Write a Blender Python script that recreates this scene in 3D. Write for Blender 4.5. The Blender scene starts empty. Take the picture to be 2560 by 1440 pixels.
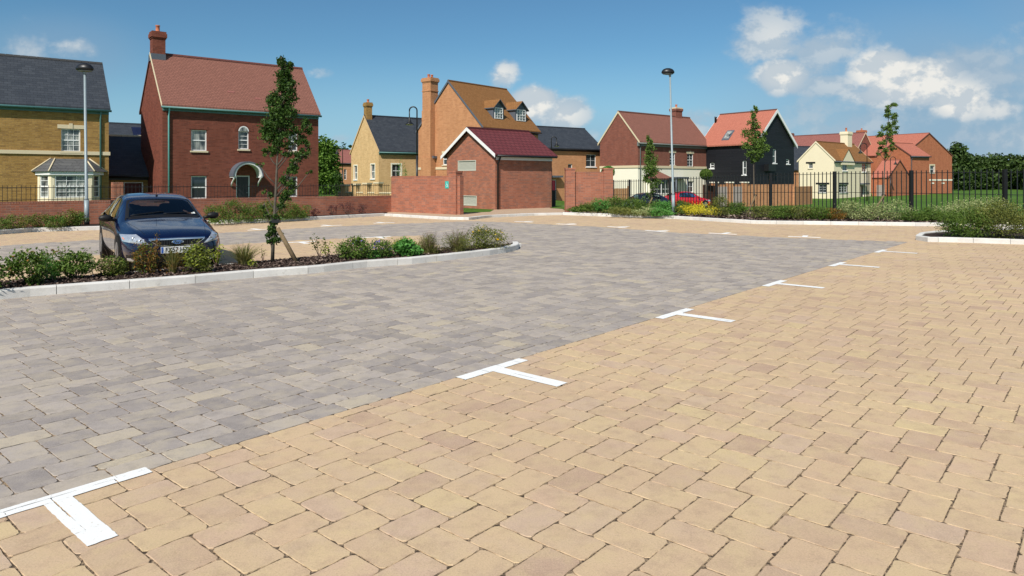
import bpy, bmesh, math, random
import numpy as np
from mathutils import Vector, Matrix, noise as mnoise
from mathutils.bvhtree import BVHTree
random.seed(7); RNG = np.random.default_rng(11)
S = bpy.context.scene; COL = S.collection
R = math.radians
# ------------------------------------------------------------------ camera, sky, sun
F, HZ, CAM = 1745.6, 450.0, 1.6          # focal length in photo pixels, horizon row, eye height
cam = bpy.data.cameras.new('camera'); camo = bpy.data.objects.new('camera', cam); COL.objects.link(camo)
camo.location = (0, 0, CAM); camo.rotation_euler = (R(90), 0, 0)
cam.sensor_width = 36; cam.lens = F/2560*36; cam.shift_y = -(720-HZ)/2560; cam.clip_end = 5000; cam.clip_start = .05
S.camera = camo
SUN_EL = 44.0; SUNV = Vector((-.37, -.93, 0)).normalized()*math.cos(R(SUN_EL)) + Vector((0, 0, math.sin(R(SUN_EL))))
sl = bpy.data.lights.new('sun', 'SUN'); sl.energy = 3.9; sl.angle = R(.5); sl.color = (1, .95, .87)
so = bpy.data.objects.new('sun', sl); COL.objects.link(so); so.rotation_euler = SUNV.to_track_quat('Z', 'Y').to_euler(); so.location = (0, -20, 30)
S.view_settings.view_transform = 'Standard'; S.view_settings.look = 'None'; S.view_settings.gamma = 1; S.view_settings.exposure = .42
S.render.engine = 'CYCLES'; S.cycles.max_bounces = 6; S.cycles.transparent_max_bounces = 12
try: S.cycles.use_denoising = True
except Exception: pass

class NT:
    def __init__(s, tree): s.t = tree; s.n = tree.nodes; s.l = tree.links
    def new(s, ty, **k):
        n = s.n.new(ty)
        for a, b in k.items(): setattr(n, a, b)
        return n
    def put(s, sock, v):
        if isinstance(v, bpy.types.NodeSocket): s.l.new(v, sock)
        elif v is not None: sock.default_value = v
    def math(s, op, a, b=None, c=None, clamp=False):
        n = s.new('ShaderNodeMath', operation=op, use_clamp=clamp); s.put(n.inputs[0], a)
        if b is not None: s.put(n.inputs[1], b)
        if c is not None: s.put(n.inputs[2], c)
        return n.outputs[0]
    def vmath(s, op, a, b=None):
        n = s.new('ShaderNodeVectorMath', operation=op); s.put(n.inputs[0], a)
        if b is not None: s.put(n.inputs[1], b)
        return n.outputs['Value'] if op in ('LENGTH', 'DOT_PRODUCT') else n.outputs[0]
    def mix(s, f, a, b, blend='MIX'):
        n = s.new('ShaderNodeMix', data_type='RGBA', blend_type=blend); s.put(n.inputs[0], f)
        for i, v in ((6, a), (7, b)):
            if isinstance(v, tuple) and len(v) == 3: v = (*v, 1)
            s.put(n.inputs[i], v)
        return n.outputs[2]
    def noise(s, vec, scale, detail=3, rough=.55, out='Fac'):
        n = s.new('ShaderNodeTexNoise'); s.put(n.inputs['Vector'], vec); s.put(n.inputs['Scale'], scale)
        n.inputs['Detail'].default_value = detail; n.inputs['Roughness'].default_value = rough
        return n.outputs[out]
    def ramp(s, f, stops, interp='LINEAR'):
        n = s.new('ShaderNodeValToRGB'); s.put(n.inputs[0], f); r = n.color_ramp; r.interpolation = interp
        while len(r.elements) < len(stops): r.elements.new(.5)
        for e, (p, c) in zip(r.elements, stops): e.position = p; e.color = (*c, 1) if len(c) == 3 else c
        return n.outputs[0]
    def rng(s, v, a, b, c=0, d=1, sm=False):
        n = s.new('ShaderNodeMapRange'); n.interpolation_type = 'SMOOTHSTEP' if sm else 'LINEAR'
        for i, x in enumerate((v, a, b, c, d)): s.put(n.inputs[i], x)
        return n.outputs[0]

W = bpy.data.worlds.new('World'); S.world = W; W.use_nodes = True
w = NT(W.node_tree); w.n.clear()
sky = w.new('ShaderNodeTexSky', sky_type='NISHITA', sun_disc=False, sun_elevation=R(SUN_EL), sun_rotation=math.atan2(SUNV.x, SUNV.y), air_density=1.0, dust_density=.3, ozone_density=1.6)
tc = w.new('ShaderNodeTexCoord'); d = tc.outputs['Generated']
sp = w.new('ShaderNodeSeparateXYZ'); w.put(sp.inputs[0], d)
ay = w.math('MAXIMUM', w.math('ABSOLUTE', sp.outputs[1]), .08)
tx = w.math('DIVIDE', sp.outputs[0], ay); tz = w.math('DIVIDE', sp.outputs[2], ay)
cb = w.new('ShaderNodeCombineXYZ'); w.put(cb.inputs[0], tx); w.put(cb.inputs[1], w.math('MULTIPLY', tz, 1.35)); w.put(cb.inputs[2], w.math('MULTIPLY', sp.outputs[1], .35))
P = cb.outputs[0]
BL = [ (-.3, .52, .9, .14, .55, .6), (.9, .5, .5, .12, .8, .8),  # cloud banks as (azimuth tangent, elevation tangent, width, height, weight, brightness)
 (-.635, .190, .055, .022, .48, .7), (-.69, .19, .05, .05, .42, .5), (-.69, .155, .03, .02, .5, .8), (-.285, .152, .03, .014, .45, .7),
 (-.013, .150, .034, .030, .62, .9), (.03, .112, .042, .030, .85, .95), (.075, .095, .050, .030, .72, .8), (.06, .070, .11, .030, .34, .5),
 (-.245, .060, .035, .016, .38, .7), (-.41,.205,.03,.01,.2,.5),
 (.375, .205, .070, .050, .62, .75), (.45, .190, .085, .05, .5, .55), (.385, .150, .045, .030, .8, .95), (.345, .19, .03, .035, .5, .7),
 (.530, .155, .060, .040, .85, 1), (.585, .140, .065, .040, .9, .95), (.640, .115, .055, .036, .8, .95), (.56, .125, .11, .03, .7, .85),
 (.47, .135, .08, .02, .55, .55), (.69, .100, .05, .022, .6, .8), (.63,.17,.12,.05,.36,.35), (.70, .16, .08, .06, .5, .3),
 (.50, .075, .20, .05, .42, .45), (.27, .090, .060, .020, .34, .6), (.25, .07, .05, .02, .45, .7), (.13, .06, .08, .03, .4, .6), (.74,.06,.2,.05,.45,.4)]
msum = None; bsum = None
for cx, cz, rx, rz, wt, br in BL:
    v = w.vmath('SUBTRACT', cb.outputs[0], (cx, cz*1.35, 0)); v = w.vmath('MULTIPLY', v, (1/rx, 1/(rz*1.35), 0))
    m = w.math('MULTIPLY', w.rng(w.vmath('LENGTH', v), 0, 1.6, 1, 0, sm=True), wt)
    msum = m if msum is None else w.math('MAXIMUM', msum, m)
    b = w.math('MULTIPLY', m, br); bsum = b if bsum is None else w.math('MAXIMUM', bsum, b)
front = w.rng(sp.outputs[1], .05, .15)
n1 = w.noise(P, 13, 9, .60); n2 = w.noise(w.vmath('ADD', P, (.008, -.016, 0)), 13, 9, .56); n3 = w.noise(P, 3.0, 2, .5)
back = w.math('MULTIPLY', w.math('SUBTRACT', 1, front), w.rng(w.noise(d, 2.2, 3), .42, .62, 0, .6))
base = w.math('ADD', w.math('MULTIPLY', msum, front), back)
dens = w.rng(w.math('ADD', w.math('MULTIPLY', base, 1.22), w.math('MULTIPLY', w.math('SUBTRACT', n1, .5), 1.25)), .24, .58, 0, 1, sm=True)
relief = w.rng(w.math('SUBTRACT', n1, n2), -.035, .05, .0, 1)
lit = w.math('MULTIPLY', w.math('ADD', w.math('MULTIPLY', relief, .55), .45), w.rng(w.math('ADD', bsum, w.math('MULTIPLY', back, .8)), .12, .62, .25, 1))
ccol = w.mix(lit, (2.7, 3.8, 4.9), (7.6, 7.5, 7.1))
haz = w.rng(tz, .0, .20, 1., 0, sm=True)
skc = w.mix(1.0, sky.outputs[0], (.44, .69, .80), 'MULTIPLY')
skc = w.mix(w.math('MULTIPLY', haz, .8), skc, (2.9, 4.75, 6.3))
alpha = w.math('MULTIPLY', dens, w.rng(bsum, 0, .6, .62, .97))
alpha = w.math('MULTIPLY', w.math('MAXIMUM', alpha, w.math('MULTIPLY', back, dens)), w.rng(sp.outputs[2], 0, .02))
veil = None
for cx, cz, rx, rz, wt in ((.60, .10, .36, .17, .75), (-.66, .18, .16, .07, .45), (.08, .045, .20, .06, .35), (.85, .1, .3, .3, .6)):
    v = w.vmath('MULTIPLY', w.vmath('SUBTRACT', cb.outputs[0], (cx, cz*1.35, 0)), (1/rx, 1/(rz*1.35), 0)); m = w.math('MULTIPLY', w.rng(w.vmath('LENGTH', v), .25, 1.15, 1, 0, sm=True), wt); veil = m if veil is None else w.math('MAXIMUM', veil, m)
veil = w.math('MULTIPLY', w.math('MULTIPLY', veil, front), w.rng(n3, .3, .6, .75, 1))
skc = w.mix(veil, skc, (2.35, 3.45, 4.7))
mixc = w.mix(alpha, skc, ccol)
bg = w.new('ShaderNodeBackground'); w.put(bg.inputs[0], mixc); bg.inputs[1].default_value = .085
ow = w.new('ShaderNodeOutputWorld'); w.put(ow.inputs[0], bg.outputs[0])

# ------------------------------------------------------------------ helpers
def G(px, py, z=0.):
    Y = F*(CAM-z)/(py-HZ); return Vector(((px-1280)/F*Y, Y, z))
def at(px, py, Y): return Vector(((px-1280)/F*Y, Y, CAM-(py-HZ)/F*Y))
def smooth(x): x = max(0, min(1, x)); return x*x*(3-2*x)
def terrain(X, Y):
    s = smooth((Y-33.5)/21)*smooth((X-1)/7)
    return -.05 - .60*s*(1-.62*smooth((X-24)/30)) if s > 0 else -.05
def rootloc(o):
    v = Vector((0, 0, 0))
    while o is not None: v = v+o.location; o = o.parent
    return v
def tag(o, label=None, cat=None, group=None, kind=None):
    if label: o['label'] = label
    if cat: o['category'] = cat
    if group: o['group'] = group
    if kind: o['kind'] = kind
    return o
def empty(name, loc, label, cat, group=None, rz=0):
    o = bpy.data.objects.new(name, None); COL.objects.link(o); o.location = loc; o.rotation_euler = (0, 0, rz)
    o.empty_display_size = .3
    return tag(o, label, cat, group)
class MB:
    def __init__(s): s.v = []; s.f = []; s.uv = []; s.m = []; s.r = []; s.sm = []
    def face(s, pts, uv=None, mi=0, rnd=None, smooth=False):
        n = len(s.v); s.v += [tuple(p) for p in pts]; s.f.append(tuple(range(n, n+len(pts))))
        s.uv.append(uv if uv else [(0, 0)]*len(pts)); s.m.append(mi); s.r.append(random.random() if rnd is None else rnd); s.sm.append(smooth)
    def mesh(s, verts, faces, mi=0, rnd=None, smooth=False, uvs=None):
        n = len(s.v); s.v += [tuple(p) for p in verts]
        for k, f in enumerate(faces):
            s.f.append(tuple(i+n for i in f)); s.uv.append([uvs[i] for i in f] if uvs else [(0, 0)]*len(f)); s.m.append(mi)
            s.r.append(random.random() if rnd is None else rnd); s.sm.append(smooth)
    def box(s, fn, a0, a1, b0, b1, c0, c1, mi=0, rnd=None):
        """box in the frame fn(a,b,c); uv in metres"""
        if rnd is None: rnd = random.random()
        P = lambda i, j, k: fn((a0, a1)[i], (b0, b1)[j], (c0, c1)[k])
        A, B, C = (a0, a1), (b0, b1), (c0, c1)
        for q, ax in ((((0,0,0),(1,0,0),(1,0,1),(0,0,1)), 0), (((1,1,0),(0,1,0),(0,1,1),(1,1,1)), 0), (((0,1,0),(0,0,0),(0,0,1),(0,1,1)), 1),
                      (((1,0,0),(1,1,0),(1,1,1),(1,0,1)), 1), (((0,0,1),(1,0,1),(1,1,1),(0,1,1)), 2), (((0,1,0),(1,1,0),(1,0,0),(0,0,0)), 2)):
            uv = [((A[i], C[k]) if ax == 0 else (B[j], C[k]) if ax == 1 else (A[i], B[j])) for i, j, k in q]
            s.face([P(*t) for t in q], uv, mi, rnd)
    def tube(s, pts, rad, n=8, mi=0, cap=True, rnd=None, smooth=True):
        pts = [Vector(p) for p in pts]; rad = rad if isinstance(rad, (list, tuple)) else [rad]*len(pts)
        rings = []; up = Vector((.13, .31, .94)).normalized()
        for i, p in enumerate(pts):
            t = (pts[min(i+1, len(pts)-1)]-pts[max(i-1, 0)]).normalized()
            a = t.cross(up)
            if a.length < .1: a = t.cross(Vector((1, 0, 0)))
            a.normalize(); b = t.cross(a)
            rings.append([p+(a*math.cos(2*math.pi*k/n)+b*math.sin(2*math.pi*k/n))*rad[i] for k in range(n)])
        vs = [v for r in rings for v in r]; fs = []
        for i in range(len(pts)-1):
            for k in range(n): fs.append((i*n+k, i*n+(k+1) % n, (i+1)*n+(k+1) % n, (i+1)*n+k))
        if cap: fs.append(tuple(range(n-1, -1, -1))); fs.append(tuple((len(pts)-1)*n+k for k in range(n)))
        s.mesh(vs, fs, mi, rnd, smooth)
    def lathe(s, c, prof, n=16, mi=0, sx=1, sy=1, smooth=True, rnd=None):
        vs = []; fs = []
        for r, z in prof:
            for k in range(n): vs.append((c[0]+r*sx*math.cos(2*math.pi*k/n), c[1]+r*sy*math.sin(2*math.pi*k/n), c[2]+z))
        for i in range(len(prof)-1):
            for k in range(n): fs.append((i*n+k, i*n+(k+1) % n, (i+1)*n+(k+1) % n, (i+1)*n+k))
        s.mesh(vs, fs, mi, rnd, smooth)
    def build(s, name, mats, parent=None, bevel=0):
        me = bpy.data.meshes.new(name); off = rootloc(parent) if parent else Vector((0, 0, 0))
        v = [(a-off.x, b-off.y, c-off.z) for a, b, c in s.v]
        me.from_pydata(v, [], s.f)
        for m in (mats if isinstance(mats, (list, tuple)) else [mats]): me.materials.append(m)
        me.polygons.foreach_set('material_index', s.m); me.polygons.foreach_set('use_smooth', s.sm)
        u = me.uv_layers.new(name='UVMap'); u.data.foreach_set('uv', [c for f in s.uv for p in f for c in p])
        a = me.attributes.new('rnd', 'FLOAT', 'FACE'); a.data.foreach_set('value', s.r)
        me.update(); o = bpy.data.objects.new(name, me); COL.objects.link(o)
        if parent: o.parent = parent
        if bevel:
            b = o.modifiers.new('bevel', 'BEVEL'); b.width = bevel; b.segments = 2; b.limit_method = 'ANGLE'
        return o
def npmesh(name, V, Q, mat, rnd, parent=None, smooth=False):
    me = bpy.data.meshes.new(name); V = np.asarray(V, float)
    if parent is not None: V = V-np.array(rootloc(parent))
    Q = np.asarray(Q, int); n, k = Q.shape
    me.vertices.add(len(V)); me.vertices.foreach_set('co', V.ravel().astype(np.float32))
    me.loops.add(n*k); me.loops.foreach_set('vertex_index', Q.ravel().astype(np.int32))
    me.polygons.add(n); me.polygons.foreach_set('loop_start', (np.arange(n)*k).astype(np.int32))
    me.update(calc_edges=True)
    a = me.attributes.new('rnd', 'FLOAT', 'FACE'); a.data.foreach_set('value', np.asarray(rnd, np.float32))
    me.polygons.foreach_set('use_smooth', np.full(n, smooth))
    me.materials.append(mat); me.validate(); o = bpy.data.objects.new(name, me); COL.objects.link(o)
    if parent is not None: o.parent = parent
    return o
def children(o): return [c for c in bpy.data.objects if c.parent == o]
def copy_tree(o, loc=None, rz=None, label=None, parent=None):
    c = o.copy(); COL.objects.link(c); c.parent = parent
    if loc is not None: c.location = loc
    if rz is not None: c.rotation_euler = (0, 0, rz)
    if label: c['label'] = label
    for ch in children(o): copy_tree(ch, parent=c)
    return c

# ------------------------------------------------------------------ materials
def mat(name, rough=.8, spec=.3, metal=0.):
    m = bpy.data.materials.new(name); m.use_nodes = True; t = NT(m.node_tree); b = t.n['Principled BSDF']
    b.inputs['Roughness'].default_value = rough; b.inputs['Specular IOR Level'].default_value = spec; b.inputs['Metallic'].default_value = metal
    return m, t, b
def bump(t, b, hgt, dist=.01, st=1.):
    n = t.new('ShaderNodeBump'); t.put(n.inputs['Height'], hgt); n.inputs['Distance'].default_value = dist; n.inputs['Strength'].default_value = st
    t.put(b.inputs['Normal'], n.outputs[0])
def obj_co(t): return t.new('ShaderNodeTexCoord').outputs['Object']
def plain(name, col, rough=.6, spec=.3, metal=0., var=.08, sc=6):
    m, t, b = mat(name, rough, spec, metal); n = t.noise(obj_co(t), sc, 4)
    c2 = tuple(max(0, x*(1-var*2)) for x in col); c3 = tuple(min(1, x*(1+var)) for x in col)
    t.put(b.inputs['Base Color'], t.mix(n, c2, c3)); return m
def rnd_attr(t):
    n = t.new('ShaderNodeAttribute'); n.attribute_name = 'rnd'; return n.outputs['Fac']
def brick(name, c1, c2, mortar, dark=None, bw=.235, rh=.078, ms=.007, darkamt=.18):
    m, t, b = mat(name, .88, .2); uv = t.new('ShaderNodeUVMap').outputs[0]
    br = t.new('ShaderNodeTexBrick'); t.put(br.inputs['Vector'], uv)
    for k, v in (('Scale', 1), ('Brick Width', bw), ('Row Height', rh), ('Mortar Size', ms), ('Mortar Smooth', .2), ('Bias', 0)): br.inputs[k].default_value = v
    br.inputs['Color1'].default_value = (*c1, 1); br.inputs['Color2'].default_value = (*c2, 1); br.inputs['Mortar'].default_value = (*mortar, 1)
    col = br.outputs['Color']
    dk = dark or tuple(x*.45 for x in c1)
    # per-brick dark headers: white noise on the brick cell
    sx = t.new('ShaderNodeSeparateXYZ'); t.put(sx.inputs[0], uv)
    row = t.math('FLOOR', t.math('DIVIDE', sx.outputs[1], rh))
    off = t.math('MULTIPLY', t.math('MODULO', row, 2), .5)
    ccol = t.math('FLOOR', t.math('ADD', t.math('DIVIDE', sx.outputs[0], bw), off))
    cc = t.new('ShaderNodeCombineXYZ'); t.put(cc.inputs[0], ccol); t.put(cc.inputs[1], row)
    wn = t.new('ShaderNodeTexWhiteNoise'); wn.noise_dimensions = '2D'; t.put(wn.inputs['Vector'], cc.outputs[0])
    sel = t.math('GREATER_THAN', wn.outputs[0], 1-darkamt)
    sel = t.math('MULTIPLY', sel, t.math('SUBTRACT', 1, br.outputs['Fac']))
    col = t.mix(t.math('MULTIPLY', sel, .5), col, dk)
    n = t.noise(t.vmath('MULTIPLY', uv, (1.6, .45, 1)), 1.3, 6, .65); col = t.mix(t.rng(n, .38, .68, 0, .5), col, tuple(x*.66 for x in c1))
    n2 = t.noise(uv, 28, 3); col = t.mix(t.rng(n2, .3, .7, 0, .25), col, tuple(min(1, x*1.25) for x in c2))
    t.put(b.inputs['Base Color'], col)
    bump(t, b, t.math('SUBTRACT', t.math('MULTIPLY', n2, .3), br.outputs['Fac']), .008, .7); return m
def tiles(name, c1, c2, tw=.18, th=.13, gap=.5, rough=.85, spec=.2, mo=.008):
    m, t, b = mat(name, rough, spec); uv = t.new('ShaderNodeUVMap').outputs[0]
    br = t.new('ShaderNodeTexBrick'); t.put(br.inputs['Vector'], uv)
    for k, v in (('Scale', 1), ('Brick Width', tw), ('Row Height', th), ('Mortar Size', mo), ('Mortar Smooth', .3)): br.inputs[k].default_value = v
    br.inputs['Color1'].default_value = (*c1, 1); br.inputs['Color2'].default_value = (*c2, 1); br.inputs['Mortar'].default_value = (*[x*gap for x in c1], 1)
    sx = t.new('ShaderNodeSeparateXYZ'); t.put(sx.inputs[0], uv)
    saw = t.math('FRACT', t.math('DIVIDE', sx.outputs[1], th))
    n = t.noise(uv, .9, 5, .65); col = t.mix(t.rng(n, .3, .7, 0, .35), br.outputs['Color'], tuple(x*.78 for x in c2))
    n2 = t.noise(uv, 9, 3); col = t.mix(t.rng(n2, .5, .75, 0, .25), col, tuple(min(1, x*1.3) for x in c1))
    t.put(b.inputs['Base Color'], col)
    bump(t, b, t.math('ADD', t.math('MULTIPLY', t.math('SUBTRACT', 1, saw), 1), t.math('MULTIPLY', br.outputs['Fac'], -.6)), .012, .8); return m
def render_mat(name, col):
    m, t, b = mat(name, .85, .2); o = obj_co(t); n = t.noise(o, 1.2, 5, .6); n2 = t.noise(o, 60, 2)
    t.put(b.inputs['Base Color'], t.mix(t.rng(n, .3, .75, 0, .22), col, tuple(x*.82 for x in col))); bump(t, b, n2, .004, .5); return m
def foliage(name, stops, trans=.25, rough=.55):
    m, t, b = mat(name, rough, .25); r = rnd_attr(t); c = t.ramp(r, stops)
    n = t.noise(obj_co(t), 1.7, 3); c = t.mix(t.rng(n, .35, .7, 0, .3), c, tuple(x*1.35 for x in stops[-1][1]))
    t.put(b.inputs['Base Color'], c)
    tr = t.new('ShaderNodeBsdfTranslucent'); t.put(tr.inputs[0], t.mix(1, c, (1.1, 1.2, .6), 'MULTIPLY'))
    mx = t.new('ShaderNodeMixShader'); mx.inputs[0].default_value = trans; t.put(mx.inputs[1], b.outputs[0]); t.put(mx.inputs[2], tr.outputs[0])
    out = [n for n in t.n if n.type == 'OUTPUT_MATERIAL'][0]; t.put(out.inputs[0], mx.outputs[0]); return m
def paver(name, stops, sand=False):
    m, t, b = mat(name, .9, .15); o = obj_co(t); r = rnd_attr(t)
    c = t.ramp(r, stops)
    # tonal drift within each block and over the area
    cv = t.new('ShaderNodeCombineXYZ'); t.put(cv.inputs[2], t.math('MULTIPLY', r, 37))
    v = t.vmath('ADD', o, cv.outputs[0])
    n = t.noise(v, 5.5, 3, .6); c = t.mix(t.rng(n, .42, .66, 0, .5), c, stops[-1][1]); nm_ = t.noise(t.vmath('ADD', v, (3.1, 7.7, 0)), 4.5, 3, .6); c = t.mix(t.rng(nm_, .5, .7, 0, .45), c, stops[-3][1])
    n4 = t.noise(v, 8, 5, .7); c = t.mix(t.rng(n4, .48, .68, 0, .42), c, tuple(x*.72 for x in stops[0][1]))
    n5 = t.noise(o, .35, 3, .5); c = t.mix(t.rng(n5, .4, .7, 0, .28), c, tuple(x*.78 for x in stops[1][1]))
    n6 = t.noise(o, 1.3, 5, .7); c = t.mix(t.rng(n6, .62, .8, 0, .35), c, tuple(x*.6 for x in stops[0][1]))
    n2 = t.noise(o, 120, 3, .85); c = t.mix(t.rng(n2, .42, .62, -.0, .42), c, tuple(min(1, x*1.45) for x in stops[1][1]))
    n3 = t.noise(o, 95, 3, .8); c = t.mix(t.rng(n3, .54, .68, 0, .34), c, tuple(x*.5 for x in stops[1][1]))
    t.put(b.inputs['Base Color'], c); bump(t, b, t.math('ADD', n2, t.math('MULTIPLY', n, 1.2)), .002, .8); return m
M = {}
M['buff'] = paver('buff_paving', [(0, (.40, .275, .20)), (.10, (.46, .325, .22)), (.30, (.54, .40, .245)), (.50, (.53, .378, .243)), (.66, (.56, .425, .245)), (.80, (.53, .375, .255)), (.90, (.49, .365, .27)), (.96, (.57, .435, .25)), (1, (.56, .44, .24))])
M['grey'] = paver('grey_paving', [(0, (.24, .212, .198)), (.25, (.295, .26, .24)), (.55, (.355, .312, .282)), (.78, (.41, .357, .312)), (.93, (.45, .387, .318)), (1, (.49, .415, .29))])
m, t, b = mat('joint_sand', .95, .1); o_ = obj_co(t)
t.put(b.inputs['Base Color'], t.mix(t.rng(t.noise(o_, 42, 3, .75), .44, .60), (.065, .048, .035), (.34, .25, .165))); bump(t, b, t.noise(o_, 150, 2), .003); M['sand'] = m
m, t, b = mat('bay_paint', .75, .25); o_ = obj_co(t); wr = t.noise(o_, 55, 5, .75)
t.put(b.inputs['Base Color'], t.mix(t.rng(wr, .60, .70), (.80, .80, .78), (.50, .42, .33))); bump(t, b, t.noise(o_, 260, 2), .002); M['paint'] = m
m, t, b = mat('kerb_concrete', .9, .15); o_ = obj_co(t); r_ = rnd_attr(t)
c = t.ramp(r_, [(0, (.54, .52, .485)), (.5, (.62, .60, .565)), (1, (.68, .66, .62))]); c = t.mix(t.rng(t.noise(o_, 2.6, 5, .7), .45, .75, 0, .55), c, (.34, .315, .275)); c = t.mix(t.rng(t.noise(o_, 9, 5, .75), .58, .72, 0, .6), c, (.26, .235, .20))
c = t.mix(t.rng(t.noise(o_, 200, 2), .3, .7, 0, .4), c, (.74, .73, .70)); t.put(b.inputs['Base Color'], c); bump(t, b, t.noise(o_, 120, 3), .002); M['kerb'] = m
m, t, b = mat('bark_soil', .95, .1); o_ = obj_co(t)
t.put(b.inputs['Base Color'], t.ramp(t.noise(o_, 24, 5, .8), [(.3, (.018, .012, .010)), (.5, (.05, .034, .027)), (.7, (.12, .085, .07))])); bump(t, b, t.noise(o_, 30, 5, .8), .03); M['soil'] = m
m, t, b = mat('bark_chips', .9, .15); r_ = rnd_attr(t)
t.put(b.inputs['Base Color'], t.ramp(r_, [(0, (.022, .014, .012)), (.5, (.07, .045, .037)), (.85, (.15, .105, .085)), (1, (.32, .25, .20))])); M['chips'] = m
m, t, b = mat('mown_grass', .9, .1); o_ = obj_co(t)
c = t.ramp(t.noise(o_, .22, 5, .6), [(.3, (.055, .12, .018)), (.55, (.085, .165, .025)), (.75, (.12, .19, .035))]); c = t.mix(t.rng(t.noise(o_, 14, 4), .4, .7, 0, .5), c, (.045, .10, .015))
t.put(b.inputs['Base Color'], c); bump(t, b, t.noise(o_, 40, 3), .03); M['grass'] = m
M['brick_red'] = brick('brick_red', (.175, .052, .034), (.23, .070, .043), (.145, .078, .060), darkamt=.25)
M['brick_wall'] = brick('brick_garden_wall', (.33, .115, .068), (.43, .165, .10), (.32, .215, .165), dark=(.13, .095, .085), darkamt=.30)
M['brick_orange'] = brick('brick_orange', (.47, .215, .098), (.54, .26, .125), (.43, .27, .165), dark=(.34, .14, .07), darkamt=.15)
M['brick_yellow'] = brick('brick_yellow', (.31, .175, .050), (.41, .245, .080), (.25, .17, .085), dark=(.14, .075, .03), darkamt=.25)
M['brick_pale'] = brick('brick_pale_yellow', (.62, .40, .185), (.70, .475, .235), (.58, .40, .22), dark=(.42, .26, .12), darkamt=.15)
M['brick_plum'] = brick('brick_plum', (.21, .072, .05), (.26, .095, .066), (.19, .12, .09), dark=(.12, .06, .05))
M['brick_terra'] = brick('brick_terracotta', (.42, .13, .065), (.48, .165, .08), (.36, .19, .11), darkamt=.1)
M['tile_red'] = tiles('roof_tile_red_brown', (.225, .098, .073), (.265, .115, .085))
M['tile_orange'] = tiles('roof_tile_orange', (.43, .145, .098), (.48, .17, .115))
M['tile_brown'] = tiles('roof_tile_brown', (.23, .105, .035), (.28, .135, .05))
M['tile_plum'] = tiles('roof_tile_maroon', (.25, .095, .08), (.29, .115, .095))
M['tile_maroon'] = tiles('roof_tile_wine', (.135, .033, .036), (.155, .041, .043), tw=.30, th=.30, gap=.35, rough=.6, mo=.022)
M['slate'] = tiles('roof_slate', (.030, .036, .046), (.050, .057, .068), tw=.3, th=.2, gap=.6, rough=.6, spec=.35)
M['slate_grey'] = tiles('bay_slate', (.085, .085, .088), (.12, .12, .118), tw=.3, th=.2, gap=.6)
M['cream'] = render_mat('cream_render', (.80, .70, .50)); M['ivory'] = render_mat('ivory_render', (.84, .80, .66))
M['stone'] = render_mat('cast_stone', (.66, .56, .38)); M['white'] = plain('white_paint', (.80, .80, .78), .45, .4, var=.03)
M['clad'] = tiles('black_weatherboard', (.008, .009, .012), (.013, .014, .018), tw=3.2, th=.26, gap=2.2, rough=.55, spec=.3)  # paler lines between boards put light reflected off their edges into the colour
M['pipeteal'] = plain('blue_green_downpipe', (.19, .50, .48), .45, .4); M['lead'] = plain('lead_sheet', (.10, .115, .14), .5, .4); M['black'] = plain('black_paint', (.012, .012, .013), .4, .45, var=.1)
M['teal'] = plain('blue_green_gutter', (.09, .21, .20), .45, .4); M['pot'] = plain('terracotta_pot', (.50, .17, .09), .8)
M['gutter_grey'] = plain('grey_gutter', (.19, .21, .20), .5, .4)
M['steel'] = plain('galvanised_steel', (.27, .325, .345), .5, .5, .15, var=.12, sc=20); M['lampglass'] = plain('lamp_bowl', (.45, .42, .33), .25, .5)
M['bark'] = plain('tree_bark', (.125, .108, .085), .9, .1, var=.3, sc=25); M['stake'] = plain('stake_timber', (.20, .145, .085), .9, .1, var=.25, sc=18)
M['door_red'] = plain('crimson_door', (.50, .012, .055), .4, .4); M['door_dark'] = plain('dark_door', (.02, .022, .024), .35, .5); M['door_maroon'] = plain('maroon_garage_door', (.10, .014, .012), .5, .3)
M['door_brown'] = plain('brown_gate_boards', (.055, .02, .012), .7, .2)
M['fencewood'] = plain('fence_board_tan', (.50, .27, .12), .85, .1, var=.15, sc=8); M['fencegrey'] = plain('fence_board_grey', (.36, .31, .28), .85, .1, var=.12, sc=8)
M['signteal'] = plain('sign_green', (.02, .42, .36), .4, .4, var=.02); M['vent'] = plain('vent_louvre', (.50, .50, .42), .6, .3, var=.03)
def glass(name, col, rough=.04, spec=.8):
    m, t, b = mat(name, rough, spec); n = t.noise(obj_co(t), 1.1, 2); t.put(b.inputs['Base Color'], t.mix(n, tuple(x*.4 for x in col), col)); return m
M['glass'] = glass('window_glass', (.05, .065, .07))
m, t, b = mat('window_with_curtain', .12, .6); o_ = obj_co(t); cs_ = t.noise(t.vmath('MULTIPLY', o_, (9, 9, .5)), 1.6, 2, .6); cl_ = t.noise(t.vmath('MULTIPLY', o_, (1, 1, .6)), 1.5, 2)
t.put(b.inputs['Base Color'], t.mix(t.rng(cl_, .42, .58), t.mix(t.rng(cs_, .35, .65), (.18, .20, .19), (.50, .50, .45)), (.035, .045, .05))); M['curtain'] = m
M["solar"] = glass('solar_panel', (.018, .02, .055), .15)
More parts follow.
